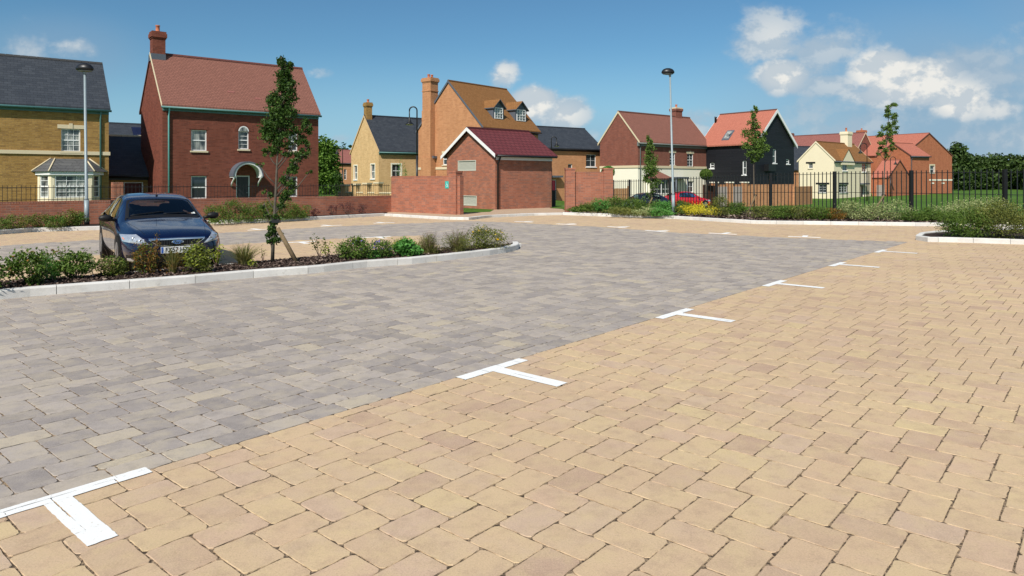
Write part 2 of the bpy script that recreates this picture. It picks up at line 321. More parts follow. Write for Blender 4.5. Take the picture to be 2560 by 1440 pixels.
FG = {
 'tree': foliage('leaf_hornbeam', [(0, (.012, .034, .008)), (.5, (.032, .078, .014)), (1, (.085, .15, .024))]),
 'tree2': foliage('leaf_young_tree', [(0, (.035, .07, .012)), (.5, (.085, .15, .026)), (1, (.15, .23, .045))]),
 'far': foliage('leaf_broad_tree', [(0, (.035, .08, .012)), (.5, (.09, .18, .024)), (1, (.17, .28, .045))]),
 'wood': foliage('leaf_woodland', [(0, (.015, .034, .008)), (.5, (.038, .072, .016)), (1, (.08, .125, .028))], .15),
 'shrub': foliage('leaf_green_shrub', [(0, (.035, .078, .012)), (.5, (.08, .145, .022)), (1, (.155, .225, .04))]),
 'bright': foliage('leaf_bright_green', [(0, (.035, .12, .022)), (.5, (.07, .23, .04)), (1, (.16, .36, .08))]),
 'orange': foliage('leaf_orange_tinted', [(0, (.04, .055, .012)), (.5, (.10, .10, .018)), (.8, (.24, .12, .02)), (1, (.34, .13, .03))]),
 'olive': foliage('leaf_olive', [(0, (.055, .08, .018)), (.5, (.12, .145, .03)), (1, (.23, .235, .055))]),
 'yellowgreen': foliage('leaf_lime', [(0, (.10, .15, .02)), (.5, (.21, .27, .03)), (1, (.38, .40, .05))]),
 'yellow': foliage('leaf_golden', [(0, (.42, .34, .02)), (.5, (.66, .55, .03)), (1, (.78, .68, .06))]),
 'purple': foliage('leaf_purple', [(0, (.03, .012, .014)), (.6, (.075, .022, .028)), (1, (.14, .05, .05))]),
 'varieg': foliage('leaf_variegated', [(0, (.07, .11, .03)), (.5, (.22, .27, .09)), (1, (.50, .52, .26))]),
 'grassy': foliage('leaf_grass_blade', [(0, (.06, .08, .02)), (.5, (.13, .16, .035)), (.85, (.27, .24, .09)), (1, (.42, .33, .17))]),
 'violet': foliage('petal_violet', [(0, (.10, .06, .35)), (1, (.30, .22, .62))]),
 'gold': foliage('petal_gold', [(0, (.75, .42, .02)), (1, (.9, .65, .05))]),
 'pale': foliage('petal_cream', [(0, (.6, .55, .25)), (1, (.8, .78, .5))]),
 'twig': foliage('dry_twig', [(0, (.11, .065, .05)), (1, (.24, .15, .12))], .1)}

# ------------------------------------------------------------------ ground, paving
def sheet(name, pts, z, mt, kind='structure'):
    me = bpy.data.meshes.new(name); me.from_pydata([(p[0], p[1], z) for p in pts], [], [tuple(range(len(pts)))])
    me.materials.append(mt); me.update(); o = bpy.data.objects.new(name, me); COL.objects.link(o)
    if me.polygons[0].normal.z < 0: me.flip_normals()
    tag(o, kind=kind); return o
gx = np.unique(np.concatenate([np.arange(-40, 80, 2.), np.linspace(-1400, -40, 20), np.linspace(80, 1400, 20)]))
gy = np.unique(np.concatenate([np.arange(-20, 150, 2.), np.linspace(-200, -20, 8), np.linspace(150, 2600, 24)]))
gv = [(x, y, terrain(x, y)-(.12 if y < 31 else 0)) for y in gy for x in gx]; nx = len(gx)
gq = [(j*nx+i, j*nx+i+1, (j+1)*nx+i+1, (j+1)*nx+i) for j in range(len(gy)-1) for i in range(nx-1)]
tag(npmesh('ground', gv, gq, M['grass'], np.zeros(len(gq))), kind='structure')

YAW = .7126; CU, SU = math.cos(YAW), math.sin(YAW); OX, OY = -2.309, 3.513
def UV2W(u, v): return (OX+u*SU+v*CU, OY+u*CU-v*SU)
def W2UV(x, y): x, y = x-OX, y-OY; return x*SU+y*CU, x*CU-y*SU
def poly_in(P_, X, Y):
    ins = np.zeros(len(X), bool); n = len(P_)
    for i in range(n):
        x1, y1 = P_[i][:2]; x2, y2 = P_[(i+1) % n][:2]
        c = ((y1 > Y) != (y2 > Y)) & (X < (x2-x1)*(Y-y1)/((y2-y1) if y2 != y1 else 1e-9)+x1); ins ^= c
    return ins
farline = [G(*p) for p in ((2269, 605), (1983, 595), (1688, 581), (1514, 568), (1280, 556.5), (1180, 553), (979, 560), (841, 566), (552, 582.5), (80, 609), (-500, 645))]
far_buff = [(p.x, p.y) for p in farline] + [(-60, 20), (-60, 70), (60, 70), (60, 21), (farline[0].x+14, farline[0].y-2)]
left_buff = [tuple(G(*p)[:2]) for p in ((-500, 735), (80, 655), (250, 638), (552, 612), (761, 600), (938, 592.7), (1050, 588), (1120, 628), (647, 690), (80, 735), (-500, 790))]
Lb, Wb = .294, .196
blocks = []
# herringbone lattice
I, J = np.meshgrid(np.arange(-260, 330), np.arange(-130, 130))
I = I.ravel(); J = J.ravel()
u0 = -.11+I*Wb+J*Lb; v0 = .494+I*Wb-J*Lb
rects = np.concatenate([np.stack([u0, v0, u0+Lb, v0+Wb], 1), np.stack([u0+Lb, v0+Wb-Lb, u0+Lb+Wb, v0+Wb], 1)])
cu = (rects[:, 0]+rects[:, 2])/2; cv_ = (rects[:, 1]+rects[:, 3])/2
cx = OX+cu*SU+cv_*CU; cy = OY+cu*CU-cv_*SU
keep = (cy > -1.5) & (cy < 38) & (np.abs(cx) < 3.2+.86*np.maximum(cy, 0)) & (cx > -27)
# nothing beyond the far kerbs
kerb_far = [tuple(G(*p)[:2]) for p in ((-700, 640), (80, 580), (253, 575), (520, 560), (661, 556.5), (961, 540), (1111, 549), (1173, 550), (1226, 544), (1335, 539), (1406, 537.5), (1688, 547.5), (1889, 559.8), (2358, 566), (2800, 580))]
region = kerb_far + [(20, 8), (12, -3), (-12, -3), (-16, 8)]
keep &= poly_in([(x, y+.08) if y > 9 else (x, y) for x, y in region], cx, cy)
rects = rects[keep]; cx = cx[keep]; cy = cy[keep]; cv_ = cv_[keep]; cu = cu[keep]
is_buff = (cv_ >= 0) | poly_in(far_buff, cx, cy) | poly_in(left_buff, cx, cy)
main_line_end = W2UV(farline[0].x, farline[0].y)[0]
near = cu < main_line_end
r2 = rects.copy()
mk = near & (cv_ >= 0); r2[mk, 1] = np.maximum(r2[mk, 1], 0)
mk = near & (cv_ < 0) & ~is_buff; r2[mk, 3] = np.minimum(r2[mk, 3], -Wb)
strad = rects[near & ~is_buff & (rects[:, 3] > .05)].copy(); strad[:, 1] = 0   # buff halves of blocks cut by the line
strad2 = rects[near & (cv_ >= 0) & (rects[:, 1] < -Wb-.04)].copy(); strad2[:, 3] = -Wb
ok = (r2[:, 3]-r2[:, 1] > .035)
R_all = [np.concatenate([r2[ok & is_buff], strad]), np.concatenate([r2[ok & ~is_buff], strad2])]
cs = np.arange(-3, main_line_end, Lb*1.02); course = np.stack([cs, np.full(len(cs), -Wb), cs+Lb*1.02, np.zeros(len(cs))], 1)
R_all[1] = np.concatenate([R_all[1], course])
def lay(name, rr, mt):
    n = len(rr); a = (rr[:, 0]+rr[:, 2])/2; b = (rr[:, 1]+rr[:, 3])/2; hx = (rr[:, 2]-rr[:, 0])/2; hy = (rr[:, 3]-rr[:, 1])/2
    wx = OX+a*SU+b*CU; wy = OY+a*CU-b*SU; dist = np.hypot(wx, wy)
    parts = []
    for lo, hi, K, close in ((0, 8.5, 28, True), (8.5, 1e9, 8, False)):
        s = (dist >= lo) & (dist < hi); m_ = s.sum()
        if not m_: continue
        A, B, HX, HY = a[s], b[s], hx[s], hy[s]
        # ring positions round the block, clockwise param on rounded rectangle
        cr = .014
        ring = []
        per = K//4
        for q in range(4):
            for i in range(per):
                if K == 8: f_ = (0, 1)[i]
                else: f_ = i/(per-1)
                e = 1-2*f_
                if q == 0: px_, py_, nx_, ny_ = -e, -1, 0, -1
                elif q == 1: px_, py_, nx_, ny_ = 1, -e, 1, 0
                elif q == 2: px_, py_, nx_, ny_ = e, 1, 0, 1
                else: px_, py_, nx_, ny_ = -1, e, -1, 0
                ring.append((px_, py_, nx_, ny_))
        ring = np.array(ring)
        g = .0040
        def pos(inset, z, jit):
            ex = HX-g-inset; ey = HY-g-inset
            X = ring[None, :, 0]*np.where(np.abs(ring[None, :, 2]) > .5, ex[:, None], (ex-cr)[:, None])
            Y = ring[None, :, 1]*np.where(np.abs(ring[None, :, 3]) > .5, ey[:, None], (ey-cr)[:, None])
            X = X+jit*RNG.normal(size=X.shape)*.0015*(np.abs(ring[None, :, 2]) > .5); Y = Y+jit*RNG.normal(size=Y.shape)*.0015*(np.abs(ring[None, :, 3]) > .5)
            return X, Y, np.broadcast_to(z[:, None] if np.ndim(z) else z, X.shape)
        zt = RNG.normal(size=m_)*.0007; tx_ = RNG.normal(size=m_)*.0035; ty_ = RNG.normal(size=m_)*.0035
        j = 1. if close else 0.
        V = []
        rot = RNG.normal(size=m_)*.0045
        for inset, dz in ((.0014, 0.), (0., -.0030), (0., -.02)):
            X, Y, _ = pos(inset, 0., j); X, Y = X*np.cos(rot)[:, None]-Y*np.sin(rot)[:, None], X*np.sin(rot)[:, None]+Y*np.cos(rot)[:, None]
            Z = zt[:, None]+dz+X*tx_[:, None]+Y*ty_[:, None]
            U_ = A[:, None]+X; V_ = B[:, None]+Y
            V.append(np.stack([OX+U_*SU+V_*CU, OY+U_*CU-V_*SU, Z], 2))
        V = np.stack(V, 1)      # m,3,K,3
        parts.append((V, K))
    verts = []; faces = []; rnds = []; off = 0
    for V, K in parts:
        m_ = V.shape[0]; verts.append(V.reshape(-1, 3)); rr_ = RNG.random(m_)
        base = off+np.arange(m_)*3*K
        # ring orientation in (u,v) maps to left-handed world, so reverse for upward normals
        for i in range(m_):
            b0 = base[i]; faces.append(tuple(b0+k for k in range(K-1, -1, -1))); rnds.append(rr_[i])
        kk = np.arange(K); k2 = (kk+1) % K
        for lev in (0, 1):
            q = np.stack([kk+lev*K, k2+lev*K, k2+(lev+1)*K, kk+(lev+1)*K], 1)
            allq = (base[:, None, None]+q[None]).reshape(-1, 4)
            faces += [tuple(x) for x in allq.tolist()]; rnds += np.repeat(rr_, K).tolist()
        off += m_*3*K
    me = bpy.data.meshes.new(name); me.from_pydata(np.concatenate(verts).tolist(), [], faces); me.materials.append(mt)
    at_ = me.attributes.new('rnd', 'FLOAT', 'FACE'); at_.data.foreach_set('value', rnds); me.update()
    o = bpy.data.objects.new(name, me); COL.objects.link(o); tag(o, kind='structure')
    return o
lay('buff_paving', R_all[0], M['buff']); lay('grey_paving', R_all[1], M['grey'])
sheet('paving_bed', [(x, y+.1) for x, y in kerb_far]+[(24, 10), (14, -4), (-14, -4), (-24, 10)], -.0040, M['sand'])

# bay markings
def flat_box(mb, c, du, dv, u0, u1, v0, v1, z0, z1):
    mb.box(lambda a, b, z: (c[0]+du[0]*a+dv[0]*b, c[1]+du[1]*a+dv[1]*b, z), u0, u1, v0, v1, z0, z1)
MK = 0
def marking(c, du, dv, hl, sl, wd, label, sw=.07):
    mb = MB(); c = Vector((c[0], c[1], 0))
    P_ = [(-hl, 0), (hl, 0), (hl, wd), (sw, wd), (sw, sl), (-sw, sl), (-sw, wd), (-hl, wd)]
    # rough outline: subdivide and jitter
    pts = []
    for i in range(8):
        a, b = P_[i], P_[(i+1) % 8]; n = max(2, int(math.hypot(a[0]-b[0], a[1]-b[1])/.035))
        for k in range(n):
            f = k/n; j = .0025 if k else 0
            pts.append((a[0]+(b[0]-a[0])*f+random.uniform(-j, j), a[1]+(b[1]-a[1])*f+random.uniform(-j, j)))
    top = [(c.x+du[0]*p[0]+dv[0]*p[1], c.y+du[1]*p[0]+dv[1]*p[1], .0052) for p in pts]
    mb.face(top)
    low = [(x, y, .0) for x, y, z in top]; n = len(top)
    for i in range(n): mb.face([top[i], top[(i+1) % n], low[(i+1) % n], low[i]])
    o = mb.build('bay_marking', M['paint'])
    if o.data.polygons[0].normal.z < 0: o.data.flip_normals()
    tag(o, label, 'road marking', 'white T marks at parking bay corners', 'structure')
U_, V_ = (SU, CU), (CU, -SU)
names = ['nearest white T mark, at the bottom left corner', 'white T mark second from the camera on the grey and buff edge', 'white T mark third along the right hand paving edge', 'white T mark fourth along the right hand paving edge', 'white T mark fifth along the right hand paving edge', 'small white T mark nearest the far corner of the grey paving']
def joint_marking(k, label):
    # paint lies on the block tops only, so the joints break it
    u0 = 3.227*k; mb = MB()
    allr = np.concatenate(R_all)
    for (a0, a1, b0, b1) in (((-.34, .456, -.04, .06), (-.058, .068, .06, .655)) if k == 0 else ((u0-.396, u0+.396, .0, .113), (u0-.07, u0+.07, .113, .78))):
        s = allr[(allr[:, 0] < a1) & (allr[:, 2] > a0) & (allr[:, 1] < b1) & (allr[:, 3] > b0)]
        for r_ in s:
            g1, g2 = random.choice((.0, .0, .002, .003)), 0.0; x0, x1, y0, y1 = max(a0, r_[0]+g1), min(a1, r_[2]-g1), max(b0, r_[1]+g2), min(b1, r_[3]-g2)
            if x1-x0 < .004 or y1-y0 < .004: continue
            n_ = 7; ring = []
            for (p, q) in (((x0, y0), (x1, y0)), ((x1, y0), (x1, y1)), ((x1, y1), (x0, y1)), ((x0, y1), (x0, y0))):
                for i in range(n_): f = i/n_; j = .0022 if i else 0; ring.append((p[0]+(q[0]-p[0])*f+random.uniform(-j, j), p[1]+(q[1]-p[1])*f+random.uniform(-j, j)))
            zz = .0042+random.random()*.0006; P_ = [(*UV2W(u, v), zz) for u, v in ring][::-1]; mb.face(P_)
    o = mb.build('bay_marking', M['paint']); tag(o, label, 'road marking', 'white T marks at parking bay corners', 'structure')
for k in range(6): joint_marking(k, names[k])
for (x1, y1, x2, y2, lb) in ((1287, 554.7, 1327, 554.9, 'faint white mark in front of the small brick hut'), (1392, 561.6, 1435, 560.4, 'white mark on the far bay edge before the right wall pillar'), (1517, 568.7, 1561, 567.5, 'white mark on the far bay edge below the small conical tree'), (1620, 578.6, 1655, 577.6, 'white mark on the far bay edge left of the right lamp post'),
        (1777, 585.2, 1833, 584.2, 'white mark on the far bay edge below the black house'), (1978, 594, 2042, 591.8, 'white mark on the far bay edge below the cream house'), (945, 557.8, 980, 557.2, 'white mark in front of the purple shrubs by the low wall'), (812, 565, 850, 564, 'white mark on the far left bay edge'), (640, 574.5, 668, 573.8, 'white mark behind the foreground tree on the far bay edge')):
    a, b = G(x1, y1), G(x2, y2); c = (a+b)/2; du = (b-a).normalized() if (b-a).length > 0 else Vector((1, 0, 0))
    q = next((farline[i+1]-farline[i]).normalized() for i in range(len(farline)-1) if min(farline[i].x, farline[i+1].x) <= c.x <= max(farline[i].x, farline[i+1].x))
    dv = Vector((-q.y, q.x, 0)); dv = dv if dv.y > 0 else -dv
    marking((c.x, c.y), (q.x, q.y), (dv.x, dv.y), .42, .62, .12, lb)
for (x, y, lb) in ((940, 592.2, 'white mark on the near left bay edge beyond the planted island'), (748, 604.6, 'white mark on the near left bay edge right of the staked tree')):
    c = G(x, y); q = (G(938, 592.7)-G(552, 612)).normalized(); marking((c.x, c.y), (q.x, q.y), (q.y, -q.x), .42, .62, .12, lb)

# kerbs
def kerb(name, pts, side=1, h=.125, wd=.14, stone=.92, closed=False, z0=-.02, lab=None):
    pts = [Vector((p[0], p[1], 0)) for p in pts]
    if closed: pts = pts+[pts[0]]
    # resample
    L = [0]
    for a, b in zip(pts, pts[1:]): L.append(L[-1]+(b-a).length)
    def P_(s):
        s = max(0, min(L[-1], s))
        for i in range(len(pts)-1):
            if s <= L[i+1]+1e-9: return pts[i].lerp(pts[i+1], (s-L[i])/max(1e-9, L[i+1]-L[i]))
        return pts[-1]
    def T_(s):
        t = P_(s+.12)-P_(s-.12); t.normalize(); return t
    mb = MB(); n = max(1, round(L[-1]/stone)); st = L[-1]/n
    prof = [(0, z0), (0, h-.018), (.006, h-.006), (.02, h), (wd-.01, h), (wd, h-.01), (wd, z0)]
    for i in range(n):
        r = random.random(); ss = [i*st+.004+(st-.008)*k/3 for k in range(4)]; rings = []
        dz = random.uniform(-.002, .002)
        for s in ss:
            p = P_(s); t = T_(s); nrm = Vector((-t.y, t.x, 0))*side
            rings.append([p+nrm*a+Vector((0, 0, z+dz)) for a, z in prof])
        vs = [v for g in rings for v in g]; m_ = len(prof); fs = []
        for a in range(3):
            for k in range(m_-1): fs.append((a*m_+k, (a+1)*m_+k, (a+1)*m_+k+1, a*m_+k+1))
        fs.append(tuple(range(m_))); fs.append(tuple(3*m_+k for k in range(m_-1, -1, -1)))
        mb.mesh(vs, fs, 0, r)
    o = mb.build(name, M['kerb']); tag(o, kind='structure'); return o
isl_front = [G(*p) for p in ((-560, 806), (-250, 773), (80, 741), (324, 721.6), (495, 707.5), (647, 693.5), (788, 683), (910, 669), (1027, 660.6), (1130, 649.6), (1224, 638.5), (1265, 632), (1288, 626.5), (1299, 621.5), (1295, 616.5))]
back_in = [G(*p, .1) for p in ((1262, 610.5), (1050, 621), (849, 636), (645, 652.5), (245, 686), (80, 697), (-560, 752))]
nb = []
for i, p in enumerate(back_in):
    t = (back_in[min(i+1, len(back_in)-1)]-back_in[max(i-1, 0)]).normalized(); n_ = Vector((t.y, -t.x, 0))
    nb.append(Vector((p.x, p.y, 0))+n_*.14)
isl = isl_front+nb
kerb('island_kerb', isl_front, side=1); kerb('island_kerb_back', [isl_front[-1]]+nb, side=1, h=.085, wd=.12)
soil_isl = [Vector((p.x, p.y, 0)) for p in isl_front]
def inset(pts, d):
    out = []
    for i, p in enumerate(pts):
        t = (pts[min(i+1, len(pts)-1)]-pts[max(i-1, 0)]); t.z = 0; t.normalize(); out.append(Vector((p.x, p.y, 0))+Vector((-t.y, t.x, 0))*d)
    return out
isl_soil = inset(isl_front, .13)+[Vector((p.x, p.y, 0)) for p in back_in]
sheet('planting_soil', isl_soil, .085, M['soil'])
kf = [Vector((x, y, 0)) for x, y in kerb_far]
kerb('far_kerb', kf[1:6], side=1); kerb('far_kerb', kf[5:11], side=1, h=.11, stone=.6); kerb('far_kerb', kf[10:], side=1); kerb('far_kerb', kf[:2], side=1)
# soil and path beyond the kerb
LW = [G(80, 566, .1)+Vector((-9, -8.2, 0)), G(80, 566, .1), G(841, 536, .1), G(978, 530, .1)]
bl = inset(kf[:6], .13)
sheet('planting_soil', bl+[Vector((-5.6, 32.9, 0)), LW[2]+Vector((0, .2, 0)), LW[1]+Vector((0, .3, 0)), LW[0]], .098, M['soil'])
br_ = inset(kf[10:], .13)
def fence_p(tt): # along the railing line, 0 at photo x=2280
    return Vector((18.3-2.05*tt, 32+3.17*tt, 0))
sheet('planting_soil', br_+[Vector((30, 22, 0)), fence_p(-1)+Vector((1, 0, 0)), fence_p(0)+Vector((0, -.1, 0)), fence_p(1.5), Vector((14.5, 35.5, 0)), Vector((9, 35.0, 0)), Vector((4.9, 33.4, 0)), Vector((2.6, 33.0, 0))], .094, M['soil'])
pth = inset(kf[5:11], .13)
sheet('path', pth+[Vector((2.6, 33.3, 0)), Vector((2.6, 38.5, 0)), Vector((2.2, 38.1, 0)), Vector((-.8, 35.5, 0)), Vector((-2.9, 35.8, 0)), Vector((-5.9, 33.3, 0))], .105, M['buff'])
sheet('verge', [G(1150, 533, .1), G(1225, 530, .1), Vector((-.9, 35.28, 0)), Vector((-3.6, 38.4, 0)), Vector((-4.0, 34.5, 0))], .109, M['grass'])
sheet('verge', [Vector((2.0, 37.2, 0)), Vector((2.55, 36.0, 0)), Vector((3.6, 36.0, 0)), Vector((3.9, 39, 0)), Vector((2.5, 40, 0))], .112, M['grass'])
sheet('house_yard', [Vector((-.8, 38.6, 0)), Vector((6, 41, 0)), Vector((6.5, 43, 0)), Vector((-.8, 42, 0))], .02, M['buff'])
# right-hand island
ri = [G(*p) for p in ((2700, 575), (2430, 583), (2335, 587.5), (2300, 591.5), (2287, 600), (2321, 605), (2385, 606), (2479, 609), (2720, 616))]
kerb('corner_kerb', ri, side=1, stone=.8); ris = inset(ri, .13); sheet('planting_soil', ris+[Vector((ri[-1].x+2, ri[-1].y, 0)), Vector((ri[0].x+2, ri[0].y, 0))], .09, M['soil'])
# loose bark on the beds (uncountable)
def chips(name, poly, n, z, smin=.015, smax=.05):
    P_ = np.array([(p.x, p.y) for p in poly]); lo, hi = P_.min(0), P_.max(0); X = RNG.uniform(lo[0], hi[0], n*4); Y = RNG.uniform(lo[1], hi[1], n*4)
    k = poly_in([tuple(p) for p in P_], X, Y); X, Y = X[k][:n], Y[k][:n]; m_ = len(X)
    a = RNG.uniform(0, 6.28, m_); s1 = RNG.uniform(smin, smax, m_); s2 = s1*RNG.uniform(.25, .6, m_); tl = RNG.normal(0, .35, (m_, 2)); z_ = z+RNG.uniform(.002, .03, m_)
    V = []
    for sx, sy in ((-1, -1), (1, -1), (1, 1), (-1, 1)):
        lx, ly = sx*s1, sy*s2; V.append(np.stack([X+lx*np.cos(a)-ly*np.sin(a), Y+lx*np.sin(a)+ly*np.cos(a), z_+lx*tl[:, 0]+ly*tl[:, 1]], 1))
    V = np.stack(V, 1).reshape(-1, 3); o = npmesh(name, V, np.arange(m_*4).reshape(-1, 4), M['chips'], RNG.random(m_)); tag(o, 'dark bark mulch spread over the planting bed', 'bark mulch', kind='stuff')
vis = [p for p in isl_soil if p.x > -12]
chips('bark_mulch', vis, 26000, .085, .01, .034); chips('bark_mulch', [v for v in inset(kf[10:14], .15)]+[Vector((18, 27, 0)), Vector((9.5, 31.5, 0)), Vector((4, 32.6, 0))], 9000, .094, .03, .08)

# ------------------------------------------------------------------ buildings
class House:
    """local frame: l to the right along the front, d into the depth, z up; front wall d=0"""
    def __init__(s, label, cat, FLx, Y, th, L, D, e, r, ax='L', zb=-.1, name='house', rr=None):
        s.O = Vector(((FLx-1280)/F*Y, Y, 0)); t = R(th); s.U = Vector((math.cos(t), math.sin(t), 0)); s.V = Vector((-math.sin(t), math.cos(t), 0))
        s.L, s.D, s.e, s.r, s.ax, s.zb = L, D, e, r, ax, zb
        s.root = empty(name, (s.O.x, s.O.y, zb), label, cat); s.holes = {k: [] for k in 'FBLR'}
        s.fn = lambda l, d, z: s.O+s.U*l+s.V*d+Vector((0, 0, z))
    def face(s, k):
        """face frame: fn(u, w, z) with w outwards, and the face width"""
        if k == 'F': return (lambda u, w, z: s.fn(u, -w, z)), s.L
        if k == 'B': return (lambda u, w, z: s.fn(s.L-u, s.D+w, z)), s.L
        if k == 'L': return (lambda u, w, z: s.fn(-w, s.D-u, z)), s.D
        return (lambda u, w, z: s.fn(s.L+w, u, z)), s.D
    def px(s, k, x, y):
        fn, wd = s.face(k); o = fn(0, 0, 0); u = fn(1, 0, 0)-o; kx = (x-1280)/F
        # t*(kx,1) = o + a*u
        a = (kx*o.y-o.x)/(u.x-kx*u.y); Yd = o.y+a*u.y
        return a, CAM-(y-HZ)/F*Yd
    def rect(s, k, x0, y0, x1, y1):
        a, zt = s.px(k, x0, y0); b, zt2 = s.px(k, x1, y0); _, zb = s.px(k, x0, y1); _, zb2 = s.px(k, x1, y1)
        return a, b, (zb+zb2)/2, (zt+zt2)/2
    def walls(s, bands, gable=True, reveal=.11):
        """bands: list of (z0, z1, material); last band continues up the gables"""
        mats = []; mb = MB()
        for z0, z1, m in bands:
            if m not in mats: mats.append(m)
        for k in 'FRBL':
            fn, wd = s.face(k); hs = s.holes[k]
            us = sorted({0, wd} | {c for h in hs for c in h[:2]}); zs = sorted({b[0] for b in bands} | {bands[-1][1]} | {c for h in hs for c in h[2:4] if c < bands[-1][1]})
            for a, b in zip(us, us[1:]):
                for z0, z1 in zip(zs, zs[1:]):
                    um, zm = (a+b)/2, (z0+z1)/2
                    if any(h[0] < um < h[1] and h[2] < zm < h[3] for h in hs): continue
                    mi = mats.index(next(m for p, q, m in bands if p <= zm <= q))
                    off = {'F': 0, 'R': 3.3, 'B': 7, 'L': 11}[k]
                    mb.face([fn(a, 0, z0), fn(b, 0, z0), fn(b, 0, z1), fn(a, 0, z1)], [(a+off, z0), (b+off, z0), (b+off, z1), (a+off, z1)], mi)
            for h in hs:
                a, b, z0, z1 = h[:4]; mi = mats.index(next(m for p, q, m in bands if p <= (z0+z1)/2 <= q)); g = -reveal
                for q in ([(a, z0), (a, z1)], [(b, z1), (b, z0)], [(b, z0), (a, z0)], [(a, z1), (b, z1)]):
                    (u1, w1), (u2, w2) = q; mb.face([fn(u1, 0, w1), fn(u1, g, w1), fn(u2, g, w2), fn(u2, 0, w2)], [(0, w1), (.1, w1), (.1, w2), (0, w2)], mi)
        if gable:
            top = bands[-1][1]; mi = mats.index(bands[-1][2])
            for k in ('LR' if s.ax == 'L' else 'FB'):
                fn, wd = s.face(k); mb.face([fn(0, 0, top), fn(wd, 0, top), fn(wd/2, 0, s.r-.03)], [(0, top), (wd, top), (wd/2, s.r)], mi)
        return mb.build('wall', mats, s.root)
    def rf(s, a, b, z):  # roof frame: a along ridge, b across
        return s.fn(a, b, z) if s.ax == 'L' else s.fn(b, a, z)
    def roof(s, m, oe=.22, ov=.12, th=.10, verge=None, ridge=None, a0=None, a1=None, vt=.0, only=None):
        A = s.L if s.ax == 'L' else s.D; B = s.D if s.ax == 'L' else s.L; a0 = -ov if a0 is None else a0; a1 = A+ov if a1 is None else a1
        sl = (s.r-s.e)/(B/2); cs = math.sqrt(1+sl*sl); tv = th*cs; mb = MB()
        for sgn in (0, 1):
            bb = lambda b: b if sgn == 0 else B-b
            e0, e1 = -oe, B/2; z0, z1 = s.e-oe*sl, s.r
            P = lambda a, b, up: s.rf(a, bb(b), (z0 if b == e0 else z1)+(tv if up else .0))
            ln = (e1-e0)*cs
            top = [P(a0, e0, 1), P(a1, e0, 1), P(a1, e1, 1), P(a0, e1, 1)]
            mb.face(top, [(0, 0), (a1-a0, 0), (a1-a0, ln), (0, ln)], 0)
            mb.face([P(a0, e0, 0), P(a0, e1, 0), P(a1, e1, 0), P(a1, e0, 0)], None, 1)
            mb.face([P(a0, e0, 0), P(a1, e0, 0), P(a1, e0, 1), P(a0, e0, 1)], [(0, 0), (a1-a0, 0), (a1-a0, .05), (0, .05)], 0)
            for a in (a0, a1): mb.face([P(a, e0, 0), P(a, e0, 1), P(a, e1, 1), P(a, e1, 0)], None, 1)
        ro = mb.build('roof', [m, m if only else (verge or m)], s.root); s.roofo = ro
        rb = MB(); n = max(2, int((a1-a0)/.33)); st = (a1-a0)/n
        for i in range(n):
            x0, x1 = a0+i*st, a0+(i+1)*st-.012; prof = [(-.11, -.07), (-.08, .02), (0, .055), (.08, .02), (.11, -.07)]
            v = [s.rf(x, B/2+p, s.r+tv+q) for x in (x0, x1) for p, q in prof]
            rb.mesh(v, [(k, k+1, k+6, k+5) for k in range(4)]+[(0, 1, 2, 3, 4), (9, 8, 7, 6, 5)], 0, None)
        rb.build('ridge_tiles', ridge or m, ro)
        if verge:
            for ei, a in enumerate((a0-.02, a1+.0)):
                if only and ei != only[0]: continue
                vb = MB()
                for sgn in (0, 1):
                    if only and len(only) > 1 and sgn != only[1]: continue
                    bb = lambda b: b if sgn == 0 else B-b; z0 = s.e-oe*sl
                    q = [(-oe, z0), (B/2, s.r)]
                    v = [s.rf(a+da, bb(b), z+dz) for da in (0, .02) for (b, z) in q for dz in (-vt-.04, tv+.015)]
                    vb.mesh(v, [(0, 2, 3, 1), (4, 5, 7, 6), (0, 1, 5, 4), (2, 6, 7, 3), (1, 3, 7, 5), (0, 4, 6, 2)], 0)
                vb.build('verge_trim', verge, ro)
        return ro
    def gutter(s, m, sides='F', oe=.22, pipes=(), r=.06):
        B = s.D if s.ax == 'L' else s.L; sl = (s.r-s.e)/(B/2); z = s.e-oe*sl
        for k in sides:
            fn, wd = s.face(k); mb = MB(); mb.tube([fn(-.1, oe+.04, z), fn(wd+.1, oe+.04, z)], r, 8)
            mb.box(fn, 0, wd, .003, .05, z-.17, z-.03)
            mb.build('gutter', m, s.root)
        for k, u, zb in pipes:
            fn, wd = s.face(k); mb = MB(); mb.tube([fn(u, oe, z-.04), fn(u, oe-.02, z-.14), fn(u, .07, z-.42), fn(u, .07, zb)], .045, 8)
            mb.build('downpipe', m, s.root)
    def window(s, k, rect, cols=2, rows=2, m='white', pane='glass', sill='stone', head=None, sash=True, rec=.07, fw=.055, keys=0, headm='stone', sillw=.06, bar=.022, arch=False, surround=None):
        a, b, z0, z1 = rect; fn, wd = s.face(k); s.holes[k].append((a, b, z0, z1)); g = -rec
        mb = MB()
        for q in ((a, a+fw, z0, z1), (b-fw, b, z0, z1), (a+fw, b-fw, z0, z0+fw), (a+fw, b-fw, z1-fw, z1)): mb.box(fn, q[0], q[1], g-.04, g, q[2], q[3])
        ia, ib, iz0, iz1 = a+fw, b-fw, z0+fw, z1-fw
        if sash: mb.box(fn, ia, ib, g-.035, g-.006, (iz0+iz1)/2-.028, (iz0+iz1)/2+.028)
        for i in range(1, cols): x = ia+(ib-ia)*i/cols; mb.box(fn, x-bar/2, x+bar/2, g-.03, g-.012, iz0, iz1)
        for j in range(1, rows):
            z = iz0+(iz1-iz0)*j/rows
            if sash and abs(z-(iz0+iz1)/2) < .03: continue
            mb.box(fn, ia, ib, g-.03, g-.014, z-bar/2, z+bar/2)
        f = mb.build('window', M[m], s.root)
